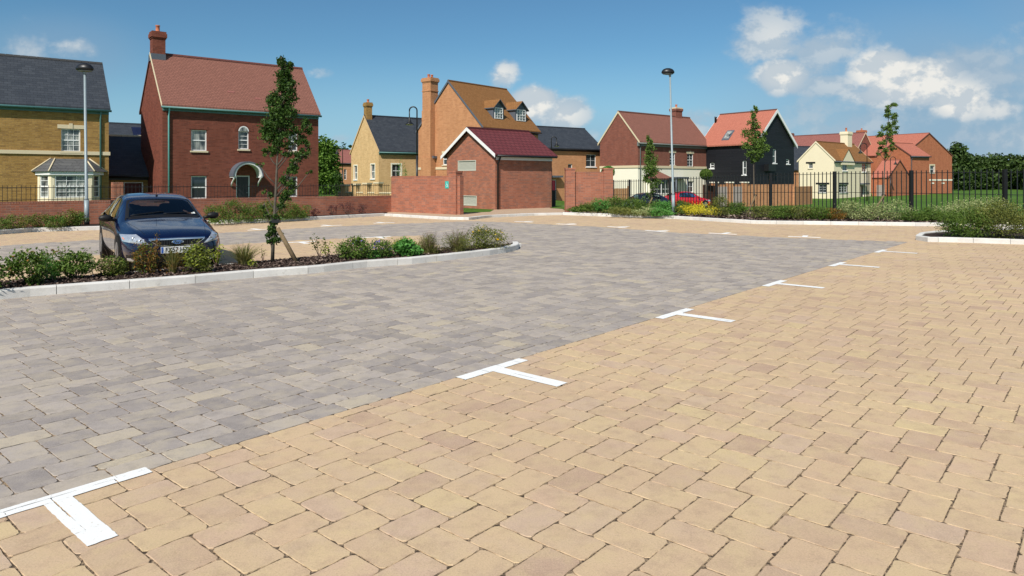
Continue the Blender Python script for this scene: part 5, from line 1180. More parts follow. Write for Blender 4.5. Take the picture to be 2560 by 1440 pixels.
rows2 = [(1800, 538, 44, 44, 'olive', 'loose green shrub at the right end of the golden shrub'), (1838, 538, 36, 50, 'shrub', 'green shrub left of the second staked tree'), (1915, 545, 34, 70, 'olive', 'low olive shrub just right of the second staked tree'), (1955, 547, 38, 66, 'shrub', 'dark green shrub between the second and third staked trees'), (2000, 548, 38, 66, 'olive', 'olive green shrub below the cream cottage gable'), (2045, 549, 36, 60, 'shrub', 'green shrub left of the thick fence post'), (2085, 549, 30, 56, 'orange', 'brownish shrub at the fence post before the cream cottage'),
         (2135, 549, 52, 62, 'varieg', 'pale variegated shrub left of the third staked tree'), (2180, 550, 44, 56, 'varieg', 'pale variegated shrub behind the stake of the third tree'), (2240, 551, 56, 74, 'varieg', 'tallest pale variegated shrub right of the third staked tree'), (2285, 553, 30, 60, 'shrub', 'dark green shrub at the foot of the thick fence post on the right'), (2325, 553, 36, 50, 'shrub', 'dark green shrub right of the thick fence post'), (2370, 551, 62, 70, 'varieg', 'pale variegated shrub at the left of the big corner clump'), (2430, 551, 58, 70, 'varieg', 'pale variegated shrub above the middle of the corner clump'), (2500, 551, 60, 80, 'varieg', 'pale variegated shrub above the right end of the corner clump')]
for (x, yb, ht, wp, mt_, lb) in rows2: bush(lb, x, yb, ht, wp, mt_, 1900, .062, z=.1, clumps=34, dense=.4)
blades('thin upright shoots in front of the fence left of the third staked tree', 2122, 548, 70, 50, 'varieg', 34, wd=.008, z=.1, name='upright_shrub', cat='shrub')
bush('large brown green potentilla with yellow flowers, left half of the corner clump', 2412, 592, 70, 104, 'shrub', 7000, .05, clumps=70, extra=('pale', 34, .045, .25), dense=.3)
bush('large brown green potentilla with cream flowers, at the right edge', 2500, 594, 84, 120, 'olive', 8000, .05, clumps=70, extra=('pale', 40, .045, .3), dense=.3)
bush('part of the potentilla clump beyond the right edge', 2620, 600, 74, 130, 'olive', 2500, .05, clumps=40, dense=.4)
# straggly low ground cover between the shrubs, nobody could count it
pts = []
for k in range(5200):
    x = RNG.uniform(1440, 2560); f_ = RNG.random()**1.3; yb = 536+(x-1440)*.021-f_*14-1; b = G(x, yb, .1); pts.append((b.x, b.y, .1+RNG.random()**2*.20))
tag(leafcloud('ground_cover', pts, .06, FG['olive']), 'low green ground cover along the right hand bed', 'ground cover', kind='stuff')
pts = []
for k in range(2600):
    x = RNG.uniform(520, 775); yb = 563-(x-520)*.060-RNG.random()*9-2; b = G(x, yb, .1); pts.append((b.x, b.y, .1+RNG.random()**2*.28))
tag(leafcloud('ground_cover', pts, .06, FG['shrub']), 'low green ground cover along the left hand bed', 'ground cover', kind='stuff')
# tufts of grass against the fence line
def lawn_tufts():
    n = 9000; t_ = RNG.uniform(-3, 5.3, n); X = 18.3-2.05*t_+RNG.uniform(0, 7, n); Y = 32+3.17*t_+RNG.uniform(0, 9, n); V = []; Q = []
    z = np.array([terrain(x, y) for x, y in zip(X, Y)]); a = RNG.uniform(0, 6.28, n); h_ = RNG.uniform(.03, .09, n); w_ = .012
    V = np.stack([np.stack([X-np.cos(a)*w_, Y-np.sin(a)*w_, z-.01], 1), np.stack([X+np.cos(a)*w_, Y+np.sin(a)*w_, z-.01], 1), np.stack([X+RNG.normal(0, .02, n), Y+RNG.normal(0, .02, n), z+h_], 1)], 1).reshape(-1, 3)
    tag(npmesh('grass_tufts', V, np.arange(3*n).reshape(-1, 3), FG['bright'], RNG.random(n)), 'short grass of the lawn behind the railings', 'grass', kind='stuff')
lawn_tufts()

# trees
def young_tree(label, Y, blobs, trunk_px, stake_px, nleaf, leaf, mt, tr=.03, tie=None, group='young staked trees', extra_blobs=(), stake_r=.04):
    pts = [at(x, y, Y) for x, y in trunk_px]; base = pts[-1]; r = empty('young_tree', (base.x, base.y, base.z), label, 'tree', group)
    mb = MB(); n = len(pts); mb.tube([Vector(p) for p in pts[::-1]], [tr*(1-.85*i/(n-1)) for i in range(n)], 10); top = pts[0]; mb.build('trunk', M['bark'], r)
    allp = []; tot = sum(b[2]*b[3]*b[4] for b in blobs); s = Y/F; mb = MB()
    for (x, y, rx, ry, dn) in blobs:
        c = at(x, y, Y+random.uniform(-.12, .12)*rx*s); n_ = int(nleaf*rx*ry*dn/tot); allp.append(ellip(c, (rx*s*.92, rx*s*.8, ry*s*.95), n_, max(5, int(n_/34)), .2, .3))
        # a limb from the trunk into each leaf mass
        zt_ = c.z-ry*s*.9-1.1*abs(c.x-pts[len(pts)//2].x); k = min(range(len(pts)-1), key=lambda i: abs((pts[i].z+pts[i+1].z)/2-zt_)); f0 = pts[k].lerp(pts[k+1], max(0, min(1, (pts[k].z-zt_)/max(.01, pts[k].z-pts[k+1].z)))); mid = f0.lerp(c, .5)+Vector((0, 0, -.04)); mb.tube([f0, mid, c, c+Vector((0, 0, ry*s*.6))], [tr*.35, tr*.28, tr*.2, tr*.1], 6)
        for q in range(5): e = allp[-1][random.randrange(max(1, n_))]; mb.tube([c+Vector((0, 0, random.uniform(-.5, .5)*ry*s)), Vector(e)], [tr*.16, tr*.07], 5)
    mb.build('limbs', M['bark'], r); P_ = np.concatenate(allp); leafcloud('crown', P_, leaf, FG[mt], r, .15, .55, droop=.6)
    if stake_px:
        st = empty('tree_stake', at(*stake_px[1], Y-.1), 'slanting round timber stake tied to '+label.split(',')[0].replace('young', 'the young', 1), 'stake', 'tree stakes'); mb = MB(); a, b = at(*stake_px[0], Y-.08), at(*stake_px[1], Y-.1); b = b+(b-a).normalized()*.04; mb.tube([a, b], [stake_r*.9, stake_r], 12); mb.build('post', M['stake'], st)
        mb = MB(); c = at(*(tie or stake_px[0]), Y-.05); mb.box(lambda u, v, z: c+Vector((u, v, z)), -.07, .07, -.03, .06, -.03, .03); mb.build('rubber_tie', M['black'], st, bevel=.008)
    return r
bl = [(703, 152, 13, 16, 1.2), (712, 172, 20, 20, 1.2), (710, 196, 22, 22, 1.2), (720, 215, 24, 22, 1.2), (708, 240, 30, 24, 1.1), (684, 246, 18, 22, .8), (700, 268, 36, 24, 1.2), (712, 290, 32, 24, 1.2), (684, 306, 30, 22, 1.1), (712, 322, 34, 22, 1.1), (676, 332, 26, 22, 1), (706, 348, 30, 20, 1), (690, 368, 24, 18, .8), (670, 382, 16, 12, .7), (712, 380, 22, 12, .6),
      (762, 318, 17, 22, 1.0), (748, 345, 16, 20, .9), (765, 366, 14, 18, .8), (755, 390, 22, 18, .9), (738, 408, 20, 16, .8), (772, 432, 10, 6, .6), (735, 432, 18, 14, .7), (716, 448, 16, 18, .8), (728, 468, 18, 16, .8), (712, 490, 18, 18, .8), (700, 512, 14, 12, .6), (668, 488, 14, 14, .5), (662, 512, 14, 10, .45), (650, 413, 12, 5, .5),
      (684, 566, 16, 14, 1.2), (688, 590, 20, 16, 1.4), (676, 604, 14, 10, 1), (694, 540, 14, 10, .5), (664, 535, 10, 10, .4)]
young_tree('young hornbeam with a tall dense dark crown, in the foreground island', 12.85, bl, [(704, 142), (704, 230), (699, 320), (693, 400), (690, 470), (686, 540), (683, 600), (681, 655)], [(694, 570), (741, 655)], 12500, .058, 'tree', .034, tie=(690, 553), stake_r=.042)
young_tree('young conical tree with a narrow crown, left of the right lamp post', 33, [(1624, 348, 9, 16, 1), (1625, 372, 13, 18, 1), (1627, 398, 18, 18, 1), (1626, 424, 20, 20, 1), (1628, 448, 18, 16, .9), (1633, 470, 12, 14, .7), (1640, 452, 14, 8, .5), (1624, 486, 9, 10, .5)], [(1624, 332), (1626, 400), (1628, 470), (1630, 530)], [(1631, 494), (1613, 530)], 3200, .10, 'tree2', .035)
young_tree('young tree with a broad middle crown, before the black house', 31.5, [(1888, 280, 9, 14, 1), (1882, 302, 14, 16, 1), (1890, 318, 14, 12, 1), (1876, 336, 20, 18, 1), (1902, 340, 18, 18, 1), (1882, 362, 26, 18, 1.1), (1908, 368, 18, 16, 1), (1886, 384, 22, 14, 1), (1888, 400, 12, 12, .8)], [(1889, 270), (1886, 330), (1884, 400), (1885, 470), (1886, 535)], [(1889, 488), (1868, 536)], 3800, .10, 'tree2', .038)
young_tree('young tree with an open thin crown, before the terracotta house', 27.9, [(2226, 264, 14, 9, 1), (2214, 276, 8, 9, .8), (2222, 290, 12, 12, .9), (2236, 300, 12, 16, 1), (2214, 318, 12, 14, 1), (2234, 322, 14, 12, .9), (2200, 334, 14, 9, .8), (2222, 340, 14, 12, .9), (2204, 358, 13, 10, .7), (2230, 356, 12, 12, .8), (2212, 374, 14, 10, .8), (2234, 372, 10, 8, .6), (2198, 382, 10, 6, .6), (2214, 390, 10, 8, .7)], [(2224, 262), (2218, 330), (2213, 390), (2210, 450), (2208, 500), (2205, 546)], [(2210, 488), (2175, 546)], 2600, .085, 'tree2', .036)
# background trees
def big_tree(label, x, base_y, Y, top_y, wpx, mt, n=5000, leaf=.35, trunk=.22, group=None, name='tree', low=.18):
    b = at(x, base_y, Y); t_ = at(x, top_y, Y); H_ = t_.z-b.z; Wd = wpx*Y/F/2; r = empty(name, b, label, 'tree', group)
    mb = MB(); mb.tube([b, b+Vector((.05, 0, H_*.35)), b+Vector((-.05, 0, H_*.6)), b+Vector((0, 0, H_*.85))], [trunk, trunk*.8, trunk*.5, trunk*.15], 10)
    P_ = []; nb = 15
    for i in range(nb):
        f = (i+.5)/nb; zz = b.z+H_*(low+(1-low)*(.12+.78*f)); rad = Wd*(math.sin(math.pi*min(1, .25+.72*f))**.7); a = i*2.4; cc = Vector((b.x+math.cos(a)*rad*.5, b.y+math.sin(a)*rad*.5, zz)); rr_ = (Wd*.5*random.uniform(.8, 1.15), Wd*.5, H_*.16*random.uniform(.8, 1.2))
        P_.append(ellip(cc, rr_, n//nb, 26, .22, .6)); mb.tube([b+Vector((0, 0, H_*(.2+.5*f))), cc], [trunk*.35, trunk*.1], 6)
    mb.build('trunk', M['bark'], r); leafcloud('crown', np.concatenate(P_), leaf, FG[mt], r, .3, .7); return r
big_tree('bright green tree between the red brick house and the yellow gable', 812, 500, 80, 347, 84, 'far', 7000, .34, low=.02)
big_tree('dark green tree beside it, lower and half hidden by the red house', 790, 500, 88, 372, 70, 'far', 3500, .36, low=.02)
big_tree('small tree in front of the distant orange house', 846, 500, 72, 428, 26, 'tree', 1200, .2, .08, low=.05)
bush('pale green young tree top showing above the notice wall', 1005, 502, 90, 26, 'bright', 900, .09, z=0, clumps=18, cat='tree', name='young_tree')
for (x, Y, cy_, rp, lb, st) in ((1765, 56, 436, 16, 'ball shaped clipped tree left of the black house', 520), (1520, 40, 430, 17, 'leafy climber spilling over the right end pier of the brick wall', 520)):
    c = at(x, cy_, Y); r = empty('clipped_tree', (c.x, Y, terrain(c.x, Y)), lb, 'tree'); mb = MB(); mb.tube([(c.x, Y, terrain(c.x, Y)), c], [.05, .035], 8); mb.build('trunk', M['bark'], r); rr_ = rp*Y/F; leafcloud('crown', ellip(c, (rr_, rr_, rr_*.9), 4200, 0, .1, .55), .11, FG['shrub' if x > 1700 else 'bright'], r)
for k, (x, Y, ty, wp, lb) in enumerate(((2398, 125, 366, 62, 'dark rounded tree closest to the terracotta house'), (2440, 135, 392, 80, 'dark tree second from the terracotta house'), (2490, 140, 388, 90, 'dark tree at the right edge of the view'), (2545, 138, 392, 90, 'dark tree beyond the right edge'), (2600, 132, 384, 90, 'dark tree farther beyond the right edge'), (2365, 150, 396, 80, 'dark tree mostly hidden behind the terracotta house'))):
    big_tree(lb, x, 482, Y, ty, wp, 'wood', 5000, .62, .3, 'trees at the edge of the wood', low=.02)
pts = []
for k in range(15000):
    X = RNG.uniform(-190, 260); Y = 190+RNG.uniform(-12, 30)+40*math.sin(X*.013); hh = 7.5+1.8*math.sin(X*.11)+1.2*math.sin(X*.31+1); pts.append((X, Y, RNG.random()**.6*hh))
tag(leafcloud('distant_wood', pts, 1.7, FG['wood'], up=.1, aspect=.8), 'dark distant wood along the horizon', 'wood', kind='stuff')

# ------------------------------------------------------------------ cars
def paintmat(name, col, metallic=.35):
    m, t, b = mat(name, .24, .4, metallic*.6); fl_ = t.noise(obj_co(t), 900, 1); t.put(b.inputs['Base Color'], t.mix(fl_, tuple(x*.8 for x in col), tuple(min(1, x*1.4) for x in col)))
    b.inputs['Coat Weight'].default_value = 1; b.inputs['Coat Roughness'].default_value = .03; return m
M['navy'] = paintmat('navy_metallic_paint', (.0014, .0042, .030)); M['carred'] = paintmat('red_car_paint', (.50, .008, .02), 0); M['cardark'] = paintmat('dark_blue_car_paint', (.008, .014, .04))

m = bpy.data.materials.new('car_glass'); m.use_nodes = True; t = NT(m.node_tree); t.n.clear(); gl_ = t.new('ShaderNodeBsdfGlossy'); gl_.inputs['Roughness'].default_value = .02; gl_.inputs['Color'].default_value = (.9, .95, 1, 1); tp_ = t.new('ShaderNodeBsdfTransparent'); tp_.inputs[0].default_value = (.30, .42, .46, 1)
fr_ = t.new('ShaderNodeFresnel'); fr_.inputs[0].default_value = 1.5; mx_ = t.new('ShaderNodeMixShader'); t.put(mx_.inputs[0], fr_.outputs[0]); t.put(mx_.inputs[1], tp_.outputs[0]); t.put(mx_.inputs[2], gl_.outputs[0]); o__ = t.new('ShaderNodeOutputMaterial'); t.put(o__.inputs[0], mx_.outputs[0]); M['carglass'] = m
M['cabin'] = plain('cabin_plastic', (.030, .032, .035), .7, .3); M['seat'] = plain('seat_fabric', (.022, .026, .034), .9, .2)
M['chrome'] = plain('chrome', (.82, .83, .85), .12, .5, 1., var=.01); M['tyre'] = plain('tyre_rubber', (.012, .012, .012), .85, .2); M['trim'] = plain('black_car_trim', (.010, .010, .011), .5, .3)
M['rim'] = plain('alloy_wheel', (.42, .43, .44), .3, .5, .8); M['lamp'] = plain('lamp_cluster', (.62, .66, .72), .12, .8, .5, var=.3, sc=30); M['lamp_in'] = plain('lamp_reflector', (.75, .78, .82), .15, .5, .9); M['amber'] = plain('amber_lens', (.70, .22, .10), .3, .5)
M['plate'] = plain('number_plate', (.72, .73, .70), .5, .4, var=.02); M['badge'] = plain('badge_blue', (.10, .20, .45), .3, .5); M['eu'] = plain('plate_blue_band', (.03, .12, .45), .4, .4); M['paper'] = plain('windscreen_sticker', (.75, .78, .74), .6); M['tail'] = plain('tail_lamp', (.35, .01, .01), .2, .5)
ST = [(0, .50, .24, .47, .44, .585), (.03, .60, .20, .50, .52, .625), (.12, .69, .17, .53, .59, .672), (.30, .765, .16, .575, .62, .73), (.60, .805, .16, .63, .64, .785), (.95, .825, .16, .70, .645, .84), (1.22, .83, .16, .765, .63, .885), (1.33, .83, .16, .785, .63, .925),
      (1.92, .83, .16, .83, .575, 1.225), (2.12, .83, .16, .84, .555, 1.29), (2.6, .83, .16, .855, .545, 1.345), (3.15, .83, .16, .87, .54, 1.33), (3.75, .825, .16, .885, .56, 1.18), (4.1, .81, .18, .89, .59, 1.02), (4.28, .78, .20, .88, .61, .955), (4.4, .72, .26, .78, .56, .86), (4.45, .62, .3, .68, .48, .74)]
def make_car(label, loc, rz, paint, sc=(1, 1, 1), detail=False, name='parked_car'):
    r = empty(name, loc, label, 'car', rz=0); r.rotation_euler = (0, 0, rz); r.scale = sc
    def child(o, p=None):
        o.parent = p or r; return o
    V = []; Fc = []
    for (y, hw, zb, zl, tw, zt) in ST:
        half = [(0, zb), (hw*.80, zb), (hw*.95, zb+.05), (hw*1.0, zb+(zl-zb)*.45), (hw*.995, zl-.07), (hw*.955, zl+.005), (tw+(hw*.93-tw)*.12, zt-(zt-zl)*.12-.012), (tw*.93, zt-.012), (tw*.5, zt+.004), (0, zt+.012)]
        ring = half+[(-x, z) for x, z in half[-2:0:-1]]
        V += [(x, y, z) for x, z in ring]; K = len(ring)
    n = len(ST)
    for i in range(n-1):
        for k in range(K): Fc.append((i*K+k, (i+1)*K+k, (i+1)*K+(k+1) % K, i*K+(k+1) % K))
    # end caps in strips
    for e in (0, (n-1)*K):
        for k in range(K//2):
            a, b, c, d_ = e+k, e+k+1, e+(K-k-1) % K, e+(K-k) % K
            q = [a, b, c, d_] if k else [e, e+1, e+K-1]
            q = list(dict.fromkeys(q))
            if len(q) >= 3: Fc.append(tuple(q if e == 0 else q[::-1]))
    me = bpy.data.meshes.new('body'); me.from_pydata(V, [], Fc); me.materials.append(M[paint]); bm = bmesh.new(); bm.from_mesh(me); bmesh.ops.recalc_face_normals(bm, faces=bm.faces); bm.to_mesh(me); bm.free()
    for p in me.polygons: p.use_smooth = True
    bo = bpy.data.objects.new('body', me); COL.objects.link(bo); bo.parent = r; ss = bo.modifiers.new('sub', 'SUBSURF'); ss.levels = ss.render_levels = 3 if detail else 2
    bpy.context.view_layer.update(); dg = bpy.context.evaluated_depsgraph_get(); ev = bo.evaluated_get(dg); em = ev.to_mesh(); bv = BVHTree.FromPolygons([v.co.copy() for v in em.vertices], [tuple(p.vertices) for p in em.polygons]); ev.to_mesh_clear()
    # openings for the glass, cut after the surface has been sampled
    bm = bmesh.new(); bm.from_mesh(me); bm.faces.ensure_lookup_table(); kill = []
    for f in bm.faces:
        c = f.calc_center_median(); ring = [v.index % K for v in f.verts]; st_ = sorted({v.index//K for v in f.verts})
        if len(st_) != 2: continue
        hs_ = {min(q, K-q) for q in ring}
        if hs_ <= {7, 8, 9} and st_[0] in (7, 12): kill.append(f)
        if hs_ == {5, 6} and 8 <= st_[0] <= 11: kill.append(f)
    bmesh.ops.delete(bm, geom=kill, context='FACES'); bm.to_mesh(me); bm.free()
    def proj(o, d_): h_ = bv.ray_cast(Vector(o), Vector(d_)); return h_[0], h_[1]
    AX = {'top': (lambda a, b: ((a, b, 3), (0, 0, -1))), 'front': (lambda a, b: ((a, -2, b), (0, 1, 0))), 'left': (lambda a, b: ((-3, a, b), (1, 0, 0))), 'right': (lambda a, b: ((3, a, b), (-1, 0, 0))), 'back': (lambda a, b: ((a, 7, b), (0, -1, 0)))}
    def patch(nm, ax, corners, mt, off=.005, nu=12, nv=6, parent=None, bulge=0.):
        """bilinear patch laid on the body: corners in the projection plane"""
        A, B, C_, D_ = [Vector(c) for c in corners]; vs = []; last = None
        for j in range(nv+1):
            for i in range(nu+1):
                u, v = i/nu, j/nv; p = (A*(1-u)+B*u)*(1-v)+(D_*(1-u)+C_*u)*v; hit, nn = proj(*AX[ax](p.x, p.y))
                if hit is None: hit, nn = last if last else (Vector((0, 0, 0)), Vector((0, 0, 1)))
                last = (hit, nn); vs.append(hit+nn*(off+bulge*math.sin(math.pi*u)*math.sin(math.pi*v)))
        fs = [(j*(nu+1)+i, j*(nu+1)+i+1, (j+1)*(nu+1)+i+1, (j+1)*(nu+1)+i) for j in range(nv) for i in range(nu)]; mb = MB(); mb.mesh(vs, fs, 0, .5, True)
        me_ = bpy.data.meshes.new(nm); me_.from_pydata([tuple(v) for v in mb.v], [], mb.f); me_.materials.append(M[mt]); [setattr(p, 'use_smooth', True) for p in me_.polygons]
        o = bpy.data.objects.new(nm, me_); COL.objects.link(o); o.parent = parent or r; return o
    def raw(nm, mb, mt, parent=None):
        me_ = bpy.data.meshes.new(nm); me_.from_pydata(mb.v, [], mb.f); me_.materials.append(M[mt]); [setattr(p, 'use_smooth', s_) for p, s_ in zip(me_.polygons, mb.sm)]; o = bpy.data.objects.new(nm, me_); COL.objects.link(o); o.parent = parent or r; return o
    I_ = lambda a, b, c: Vector((a, b, c))
    ws = patch('windscreen', 'top', [(-.60, 1.345), (.60, 1.345), (.515, 1.95), (-.515, 1.95)], 'carglass', .006, 16, 10)
    for nm_, cc_ in (('seal', [(-.62, 1.30), (.62, 1.30), (.61, 1.35), (-.61, 1.35)]), ('seal', [(-.52, 1.90), (.52, 1.90), (.515, 1.965), (-.515, 1.965)]), ('seal', [(-.645, 1.30), (-.585, 1.30), (-.485, 1.96), (-.54, 1.96)]), ('seal', [(.585, 1.30), (.645, 1.30), (.54, 1.96), (.485, 1.96)])): patch(nm_, 'top', cc_, 'trim', .007, 12, 6, ws)
    # cabin
    mb = MB(); mb.box(I_, -.66, .66, 1.25, 4.1, .28, .34); mb.box(I_, -.68, -.62, 1.3, 4.0, .3, .80); mb.box(I_, .62, .68, 1.3, 4.0, .3, .80); mb.box(I_, -.60, .60, 1.36, 1.75, .62, .84); mb.box(I_, -.58, .58, 3.75, 4.1, .5, .86); raw('cabin_trim', mb, 'cabin')
    for sx in (-1, 1):
        for (y_, z0_, hw_) in ((2.35, .62, .24), (3.15, .62, .26)):
            mb = MB(); prof_ = [(-.0, 0), (.05, .30), (.10, .52)]
            vs = []; 
            for (dy, z) in ((-.06, 0), (-.04, .15), (-.0, .32), (.03, .42), (.05, .46), (.12, .45), (.14, .30), (.10, 0)):
                for f_ in (-1, -.85, .85, 1): w__ = hw_*(1 if z < .3 else .86)*f_; vs.append((sx*.34+w__, y_+dy+(.03 if abs(f_) == 1 else 0), z0_-.18+z+.02*(abs(f_) < 1)))
            mb.mesh(vs, [(i*4+k, i*4+k+1, (i+1)*4+k+1, (i+1)*4+k) for i in range(7) for k in range(3)], 0, .5, True); st_ = raw('seat', mb, 'seat')
            mb = MB(); mb.lathe((0, 0, 0), [(0, -.09), (.10, -.07), (.13, 0), (.12, .06), (.06, .09), (0, .092)], 12, sx=1, sy=.45); vs_ = [(x+sx*.34, y+y_+.09, z+z0_+.40) for x, y, z in mb.v]; mb.v = vs_; raw('headrest', mb, 'seat', st_)
    mb = MB(); c_ = Vector((-.34, 1.90, .86)); nn_ = [c_+Vector((.17*math.cos(t), -.05*math.sin(t), .16*math.sin(t))) for t in np.linspace(0, 2*math.pi, 25)]; mb.tube(nn_, .014, 6, cap=False); mb.tube([c_, c_+Vector((-.16, 0, 0))], .012, 5); mb.tube([c_, c_+Vector((.16, 0, 0))], .012, 5); mb.tube([c_, c_+Vector((0, -.15, -.04))], .03, 6); raw('steering_wheel', mb, 'trim')
    for sd in ('left', 'right'): patch('pillar', sd, [(2.40, .87), (2.52, .87), (2.52, 1.25), (2.40, 1.25)], 'trim', .006, 3, 6); patch('pillar', sd, [(3.14, .89), (3.22, .89), (3.20, 1.24), (3.11, 1.24)], 'trim', .006, 3, 6); patch('pillar', sd, [(3.58, .93), (3.78, .93), (3.78, 1.12), (3.36, 1.19)], paint, .004, 4, 6); patch('pillar', sd, [(1.55, .84), (1.86, .86), (2.12, 1.25), (1.9, 1.20)], paint, .003, 5, 8)
    patch('rear_window', 'top', [(-.50, 3.15), (.50, 3.15), (.54, 3.8), (-.54, 3.8)], 'carglass', .005)
    for sd in ('left', 'right'):
        for a, b, c, d_ in (((1.78, .90), (2.42, .90), (2.42, 1.235), (2.06, 1.215)), ((2.5, .905), (3.15, .92), (3.12, 1.23), (2.5, 1.238)), ((3.2, .925), (3.62, .95), (3.42, 1.16), (3.18, 1.215))): patch('side_window', sd, [a, b, c, d_], 'carglass', .005, 8, 5)
    for sx in (-1, 1):
        for y in (.86, 3.55):
            mb = MB(); cx_ = sx*.80
            def disc(rad, x0, x1, mb, n=28):
                vs = [(x, y+rad*math.cos(2*math.pi*k/n), .315+rad*math.sin(2*math.pi*k/n)) for x in (x0, x1) for k in range(n)]; mb.mesh(vs, [(k, (k+1) % n, n+(k+1) % n, n+k) for k in range(n)]+[tuple(range(n)), tuple(range(2*n-1, n-1, -1))], 0, .5, False)
            mb = None; sdn = 'left' if sx < 0 else 'right'; N_ = 28; vs = []
            for rr_ in (.02, .2, .3, .352):
                for k in range(N_):
                    a = 2*math.pi*k/N_; z_ = max(.2, .315+rr_*math.sin(a)); hit, nn = proj(*AX[sdn](y+rr_*math.cos(a), z_)); hit = hit or Vector((sx*.8, y+rr_*math.cos(a), z_)); vs.append((hit.x+sx*.004, y+rr_*math.cos(a), z_))
            mb = MB(); mb.mesh(vs, [(l*N_+k, l*N_+(k+1) % N_, (l+1)*N_+(k+1) % N_, (l+1)*N_+k) for l in range(3) for k in range(N_)], 0, .5, False); raw('wheel_arch', mb, 'trim'); mb = MB(); disc(.315, sx*.62, sx*.822, mb); tw_ = raw('wheel', mb, 'tyre'); mb = MB(); disc(.20, sx*.70, sx*.826, mb, 20)
            for q in range(5): a = q*2*math.pi/5; mb.mesh([(sx*.829, y+math.cos(a+e)*rr_, .315+math.sin(a+e)*rr_) for rr_, e in ((.04, -.6), (.19, -.14), (.19, .14), (.04, .6))], [(0, 1, 2, 3)], 0, .5)
            raw('rim', mb, 'rim', tw_)
    for sx in (-1, 1):   # lamps
        c = [(sx*.42, .498), (sx*.775, .552), (sx*.785, .655), (sx*.60, .675)]
        hl = patch('headlight', 'front', c, 'lamp', .006, 14, 8, None, .02)
        if detail:
            for (a, z, rad) in ((.635, .603, .040), (.55, .575, .026)):
                hit, nn = proj((sx*a, -2, z), (0, 1, 0)); mb = MB(); nrm = Vector((0, -1, 0))
                vs = [tuple(hit+Vector((rad*rr_*math.cos(t), -.018-dy, rad*rr_*math.sin(t)))) for rr_, dy in ((1, .0), (1, .006), (.75, .004), (.6, -.001)) for t in np.linspace(0, 2*math.pi, 17)[:-1]]
                mb.mesh(vs, [(l*16+k, l*16+(k+1) % 16, (l+1)*16+(k+1) % 16, (l+1)*16+k) for l in range(3) for k in range(16)]+[tuple(48+k for k in range(16))], 0, .5, True); raw('reflector', mb, 'lamp_in', hl)
            patch('indicator', 'front', [(sx*.69, .572), (sx*.762, .583), (sx*.768, .612), (sx*.70, .612)], 'amber', .012, 4, 3, hl)
        patch('tail_light', 'back', [(sx*.45, .78), (sx*.70, .72), (sx*.70, .85), (sx*.5, .86)], 'tail', .006, 6, 4)
        # door mirrors on stalks
        mb = MB(); cx_, cy_, cz_ = sx*.925, 1.60, .905; prof = [(-1, .0), (-.8, .62), (-.3, .92), (.3, 1.0), (.8, .74), (1, .0)]; n = 12; vs = []
        for t_, rr_ in prof:
            for k in range(n): a = 2*math.pi*k/n; vs.append((cx_+t_*.112, cy_+.055*rr_*math.cos(a), cz_+.072*rr_*math.sin(a)*(1 if math.sin(a) < 0 else .85)))
        mb.mesh(vs, [(i*n+k, i*n+(k+1) % n, (i+1)*n+(k+1) % n, (i+1)*n+k) for i in range(5) for k in range(n)], 0, .5, True); mr = raw('door_mirror', mb, 'trim' if detail else paint); mb = MB(); mb.tube([(sx*.75, 1.62, .86), (sx*.86, 1.61, .875)], .03, 8); raw('mirror_stalk', mb, 'trim', mr)
    # grille, bumper intake, plate
    gr = patch('grille', 'front', [(-.30, .487), (.30, .487), (.425, .578), (-.425, .578)], 'trim', .004, 14, 5)
    patch('lower_intake', 'front', [(-.40, .21), (.40, .21), (.46, .325), (-.46, .325)], 'trim', .006, 12, 4)
    patch('sill_skirt', 'front', [(-.62, .165), (.62, .165), (.64, .19), (-.64, .19)], 'trim', .006, 12, 2)
    if detail:
        patch('chrome_bar', 'front', [(-.435, .578), (.435, .578), (.445, .602), (-.445, .602)], 'chrome', .016, 18, 3, gr)
        for sx in (-1, 1): patch('chrome_edge', 'front', [(sx*.30, .478), (sx*.30, .488), (sx*.43, .585), (sx*.445, .585)], 'chrome', .010, 3, 8, gr)
        patch('chrome_edge', 'front', [(-.30, .478), (.30, .478), (.30, .487), (-.30, .487)], 'chrome', .010, 10, 1, gr)
        mb = MB()
        for i in range(19):
            x = -.36+i*.04; top = .575; bot = .49+max(0, abs(x)-.30)*.75; h0, n0 = proj((x, -2, (top+bot)/2), (0, 1, 0)); mb.box(I_, x-.004, x+.004, h0.y-.014, h0.y-.004, bot+.004, top-.004)
        raw('grille_bars', mb, 'cabin', gr)
        for sx in (-1, 1):
            patch('fog_recess', 'front', [(sx*.50, .20), (sx*.735, .235), (sx*.745, .335), (sx*.50, .345)], 'trim', .005, 8, 4); fg = patch('fog_light', 'front', [(sx*.53, .215), (sx*.715, .24), (sx*.725, .285), (sx*.53, .285)], 'lamp', .012, 8, 4)
        y0 = proj((0, -2, .40), (0, 1, 0))[0].y
        mb = MB(); mb.box(I_, -.26, .26, y0-.026, y0-.012, .352, .463); pl = raw('number_plate', mb, 'plate'); mb = MB(); mb.box(I_, -.255, -.222, y0-.0275, y0-.024, .357, .458); raw('plate_band', mb, 'eu', pl)
